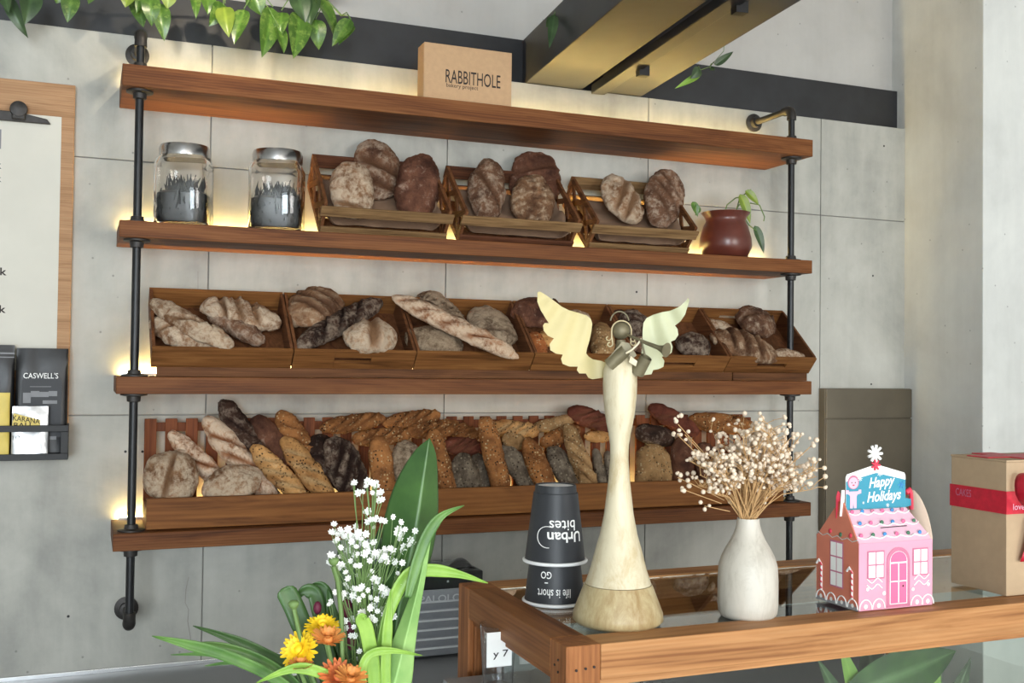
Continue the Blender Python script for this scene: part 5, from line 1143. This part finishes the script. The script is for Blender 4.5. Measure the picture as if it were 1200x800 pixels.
# white sprays: one blossom mesh shared by every blossom
bm = MB(); rr = random.Random(5)
for k in range(7):
    a = 2 * PI * k / 7; d = Vector((math.cos(a), math.sin(a), 0)); sd_ = Vector((-d.y, d.x, 0)); up = Vector((0, 0, .35))
    bm.add([d * .0006, d * .0030 + sd_ * .0014 + up * .003, d * .0048 + up * .0055, d * .0030 - sd_ * .0014 + up * .003], [(0, 1, 2, 3)])
for k in range(4):
    a = 2 * PI * k / 4 + .4; d = Vector((math.cos(a), math.sin(a), 0)); sd_ = Vector((-d.y, d.x, 0))
    bm.add([(0, 0, .0004), d * .0018 + sd_ * .0010 + Z * .0022, d * .0022 + Z * .0036, d * .0018 - sd_ * .0010 + Z * .0022], [(0, 1, 2, 3)])
bm.ball((0, 0, -.0006), .0013, 6, (1, 1, 1.2))
proto = None; SP = []
def blossom(p, sc):
    global proto
    if proto is None:
        o = bm.build('white_blossom', 'petalwhite', None); proto = o; o.parent = bq
    else: o = proto.copy(); COL.objects.link(o); o.parent = bq
    o.location = p - wloc(bq); f = (CAM - p).normalized() + Vector((rr.uniform(-.7, .7), rr.uniform(-.3, .3), rr.uniform(-.2, 1.0)))
    o.rotation_euler = f.to_track_quat('Z', 'Y').to_euler(); o.scale = (sc,) * 3
st = MB()
clusters = [((440, 573), 14, 14, 9), ((415, 565), 5, 4, 2), ((424, 578), 4, 3, 1), ((430, 600), 6, 4, 2), ((405, 628), 22, 9, 14), ((440, 610), 10, 8, 5), ((425, 640), 26, 14, 16), ((468, 618), 12, 10, 6), ((478, 635), 8, 8, 5), ((418, 660), 20, 14, 12), ((450, 650), 18, 14, 10), ((440, 690), 28, 16, 24), ((415, 695), 14, 12, 10), ((470, 675), 10, 14, 9), ((425, 720), 16, 12, 12), ((450, 715), 12, 10, 8), ((400, 730), 8, 8, 4), ((410, 745), 6, 6, 3), ((384, 706), 4, 3, 2), ((425, 765), 10, 8, 4), ((386, 755), 6, 4, 2), ((395, 660), 8, 10, 5), ((345, 792), 5, 5, 2)]
for (cx, cy), sx, sy, n in clusters:
    hub = bp(425 + (cx - 425) * .7, cy + 45, .0); st.tube([bp(428, 850), bp(428 + (cx - 428) * .3, 780 - (780 - cy) * .3), hub], .0009, 5)
    for k in range(int(n * 1.45)):
        p = bp(cx + rr.gauss(0, sx * .6), cy + rr.gauss(0, sy * .6), rr.uniform(-.02, .015)); blossom(p, rr.uniform(.62, 1.05))
        st.tube([hub, (hub + p) / 2 + Vector((0, 0, -.004)), p], .0005, 4)
stuff(st.build('spray_stems', 'stemgreen', bq, smooth=60))
def mum(px, py, rpx, mat, facing, name, cup=.5, layers=3, dy=-.03, n=24, matc=None):
    c = bp(px, py, dy); R = rpx * mpp(c); q = Vector(facing).normalized().to_track_quat('Z', 'Y').to_matrix().to_4x4(); q.translation = c; m = MB()
    for L in range(layers):
        rad = R * (1 - .26 * L); el = cup * .5 + (.32 + cup * .35) * L
        for k in range(n - 4 * L):
            a = 2 * PI * (k + .5 * L) / (n - 4 * L) + rr.uniform(-.06, .06); d = Vector((math.cos(a), math.sin(a), 0)); sd_ = Vector((-d.y, d.x, 0)); e = min(1.45, el + rr.uniform(-.1, .1)); wv = R * .105
            pts = []
            for u, ww in ((.08, .35), (.45, .9), (.8, 1), (1, .35)):
                p = d * (rad * u * math.cos(e * (1 - .15 * u))) + Z * (rad * u * math.sin(e) * .9 + .0005 * L)
                pts += [p - sd_ * wv * ww + Z * wv * .25, p, p + sd_ * wv * ww + Z * wv * .25]
            m.add(pts, [f for i in range(3) for f in ((i * 3, i * 3 + 1, i * 3 + 4, i * 3 + 3), (i * 3 + 1, i * 3 + 2, i * 3 + 5, i * 3 + 4))], q)
    o = m.build(name, mat, bq, smooth=60)
    MB().add(*_ball(.28 * R), q).build('flower_centre', matc or mat, o, smooth=180)
    MB().tube([c - Vector(facing).normalized() * .002, bp(px + (425 - px) * .3, py + 60, dy + .01), bp(425, 870)], .002, 6).build('flower_stem', 'stemgreen', o, smooth=60)
    return o
def _ball(r):
    b = MB().ball((0, 0, r * .5), r, 8); return [tuple(v) for v in b.v], b.f
V0 = (-.2, -.8, .55)
mum(378, 737, 22, 'petalyellow', (-.1, -.45, .9), 'yellow_chrysanthemum', .35, 3, -.015)
mum(352, 762, 24, 'petalyellow', (-.55, -.7, .45), 'yellow_chrysanthemum', .3, 3, -.02)
mum(384, 752, 22, 'petalorange', (0, -.35, .95), 'orange_chrysanthemum', .95, 3, -.04)
mum(352, 784, 17, 'petalorange', (0, -.2, .98), 'orange_chrysanthemum', 1.1, 3, -.04)
mum(395, 795, 25, 'petalrust', (.1, -.7, .7), 'rust_chrysanthemum', .5, 4, -.045, 20)
mum(410, 798, 22, 'petalorange', (.1, -.4, .9), 'orange_chrysanthemum', .9, 3, -.06)
for px, py, w_, h_ in ((372, 712, 5, 8), (406, 712, 7, 12), (412, 735, 7, 14), (412, 752, 6, 10), (424, 710, 4, 8)):
    p = bp(px, py, .012); MB().ball(p, 1 * mpp(p), 10, (w_, w_, h_)).build('burgundy_bud', 'petalred', bq, smooth=180)
for pts, hd in (([(391, 663), (396, 680), (400, 720), (402, 800)], (391, 660)), ([(344, 712), (350, 738), (358, 770), (380, 830)], (344, 711))):
    stemline([(a, b, -.02) for a, b in pts], .0026); p = bp(*hd, -.02); MB().lathe([(.001, -.003), (.0045, 0), (.006, .004), (.004, .0065), (.0005, .007)], p, 12).build('green_bud', 'stemgreen', bq, smooth=60); 
    if hd[0] > 350: blossom(p + Vector((-.003, 0, .008)), 1.1)

t = tag(MB().box(.70, 1.15, -1.665, -1.655, fz + .0005, TZ - RH - .012).build('added_dark_panel', 'black', origin=(.92, -1.66, fz)), 'black panel added in the display case to darken the view through its front pane', 'tray')  # black panel added only to darken what shows through the front pane
# leafy plant added inside the case, standing in for leaves reflected in the pane
q = at(1045, 800, -1.84)
t = thing('reflection_plant', 'leafy plant added in the case for green leaves reflected in the front pane', 'plant', (q.x, q.y, fz + .0005))
pot = Vector((q.x, -1.80, fz + .0005)); MB().lathe([(.03, 0), (.042, .07), (.038, .07), (.034, .062), (.001, .06)], pot, 24).build('pot', 'clay', t, smooth=50)
for (a, b, wd, mt, yy) in (((990, 815), (1125, 762), 58, 'bigleaf', -1.868), ((1015, 860), (985, 752), 24, 'bladelime', -1.855), ((1030, 880), (1018, 745), 62, 'bigleaf', -1.84), ((1050, 870), (1050, 748), 44, 'bigleaf', -1.852), ((1062, 860), (1058, 742), 16, 'bladelime', -1.862), ((1075, 870), (1092, 748), 40, 'bigleaf', -1.846), ((1090, 860), (1100, 740), 12, 'bladelime', -1.862), ((1085, 880), (1140, 770), 26, 'pothosdark', -1.84), ((1010, 880), (960, 772), 24, 'bigleaf', -1.842)):
    A, B = at(*a, yy), at(*b, yy); MB().tube([pot + Z * .062, (pot + Z * .062).lerp(A, .6), A], .002, 6).build('leaf_stalk', 'stemgreen', t)
    leafmesh(A, B, wd * mpp(A), (-.2, -1, .2), .1, .2, 'lance').build('leaf', mt, t, smooth=180)
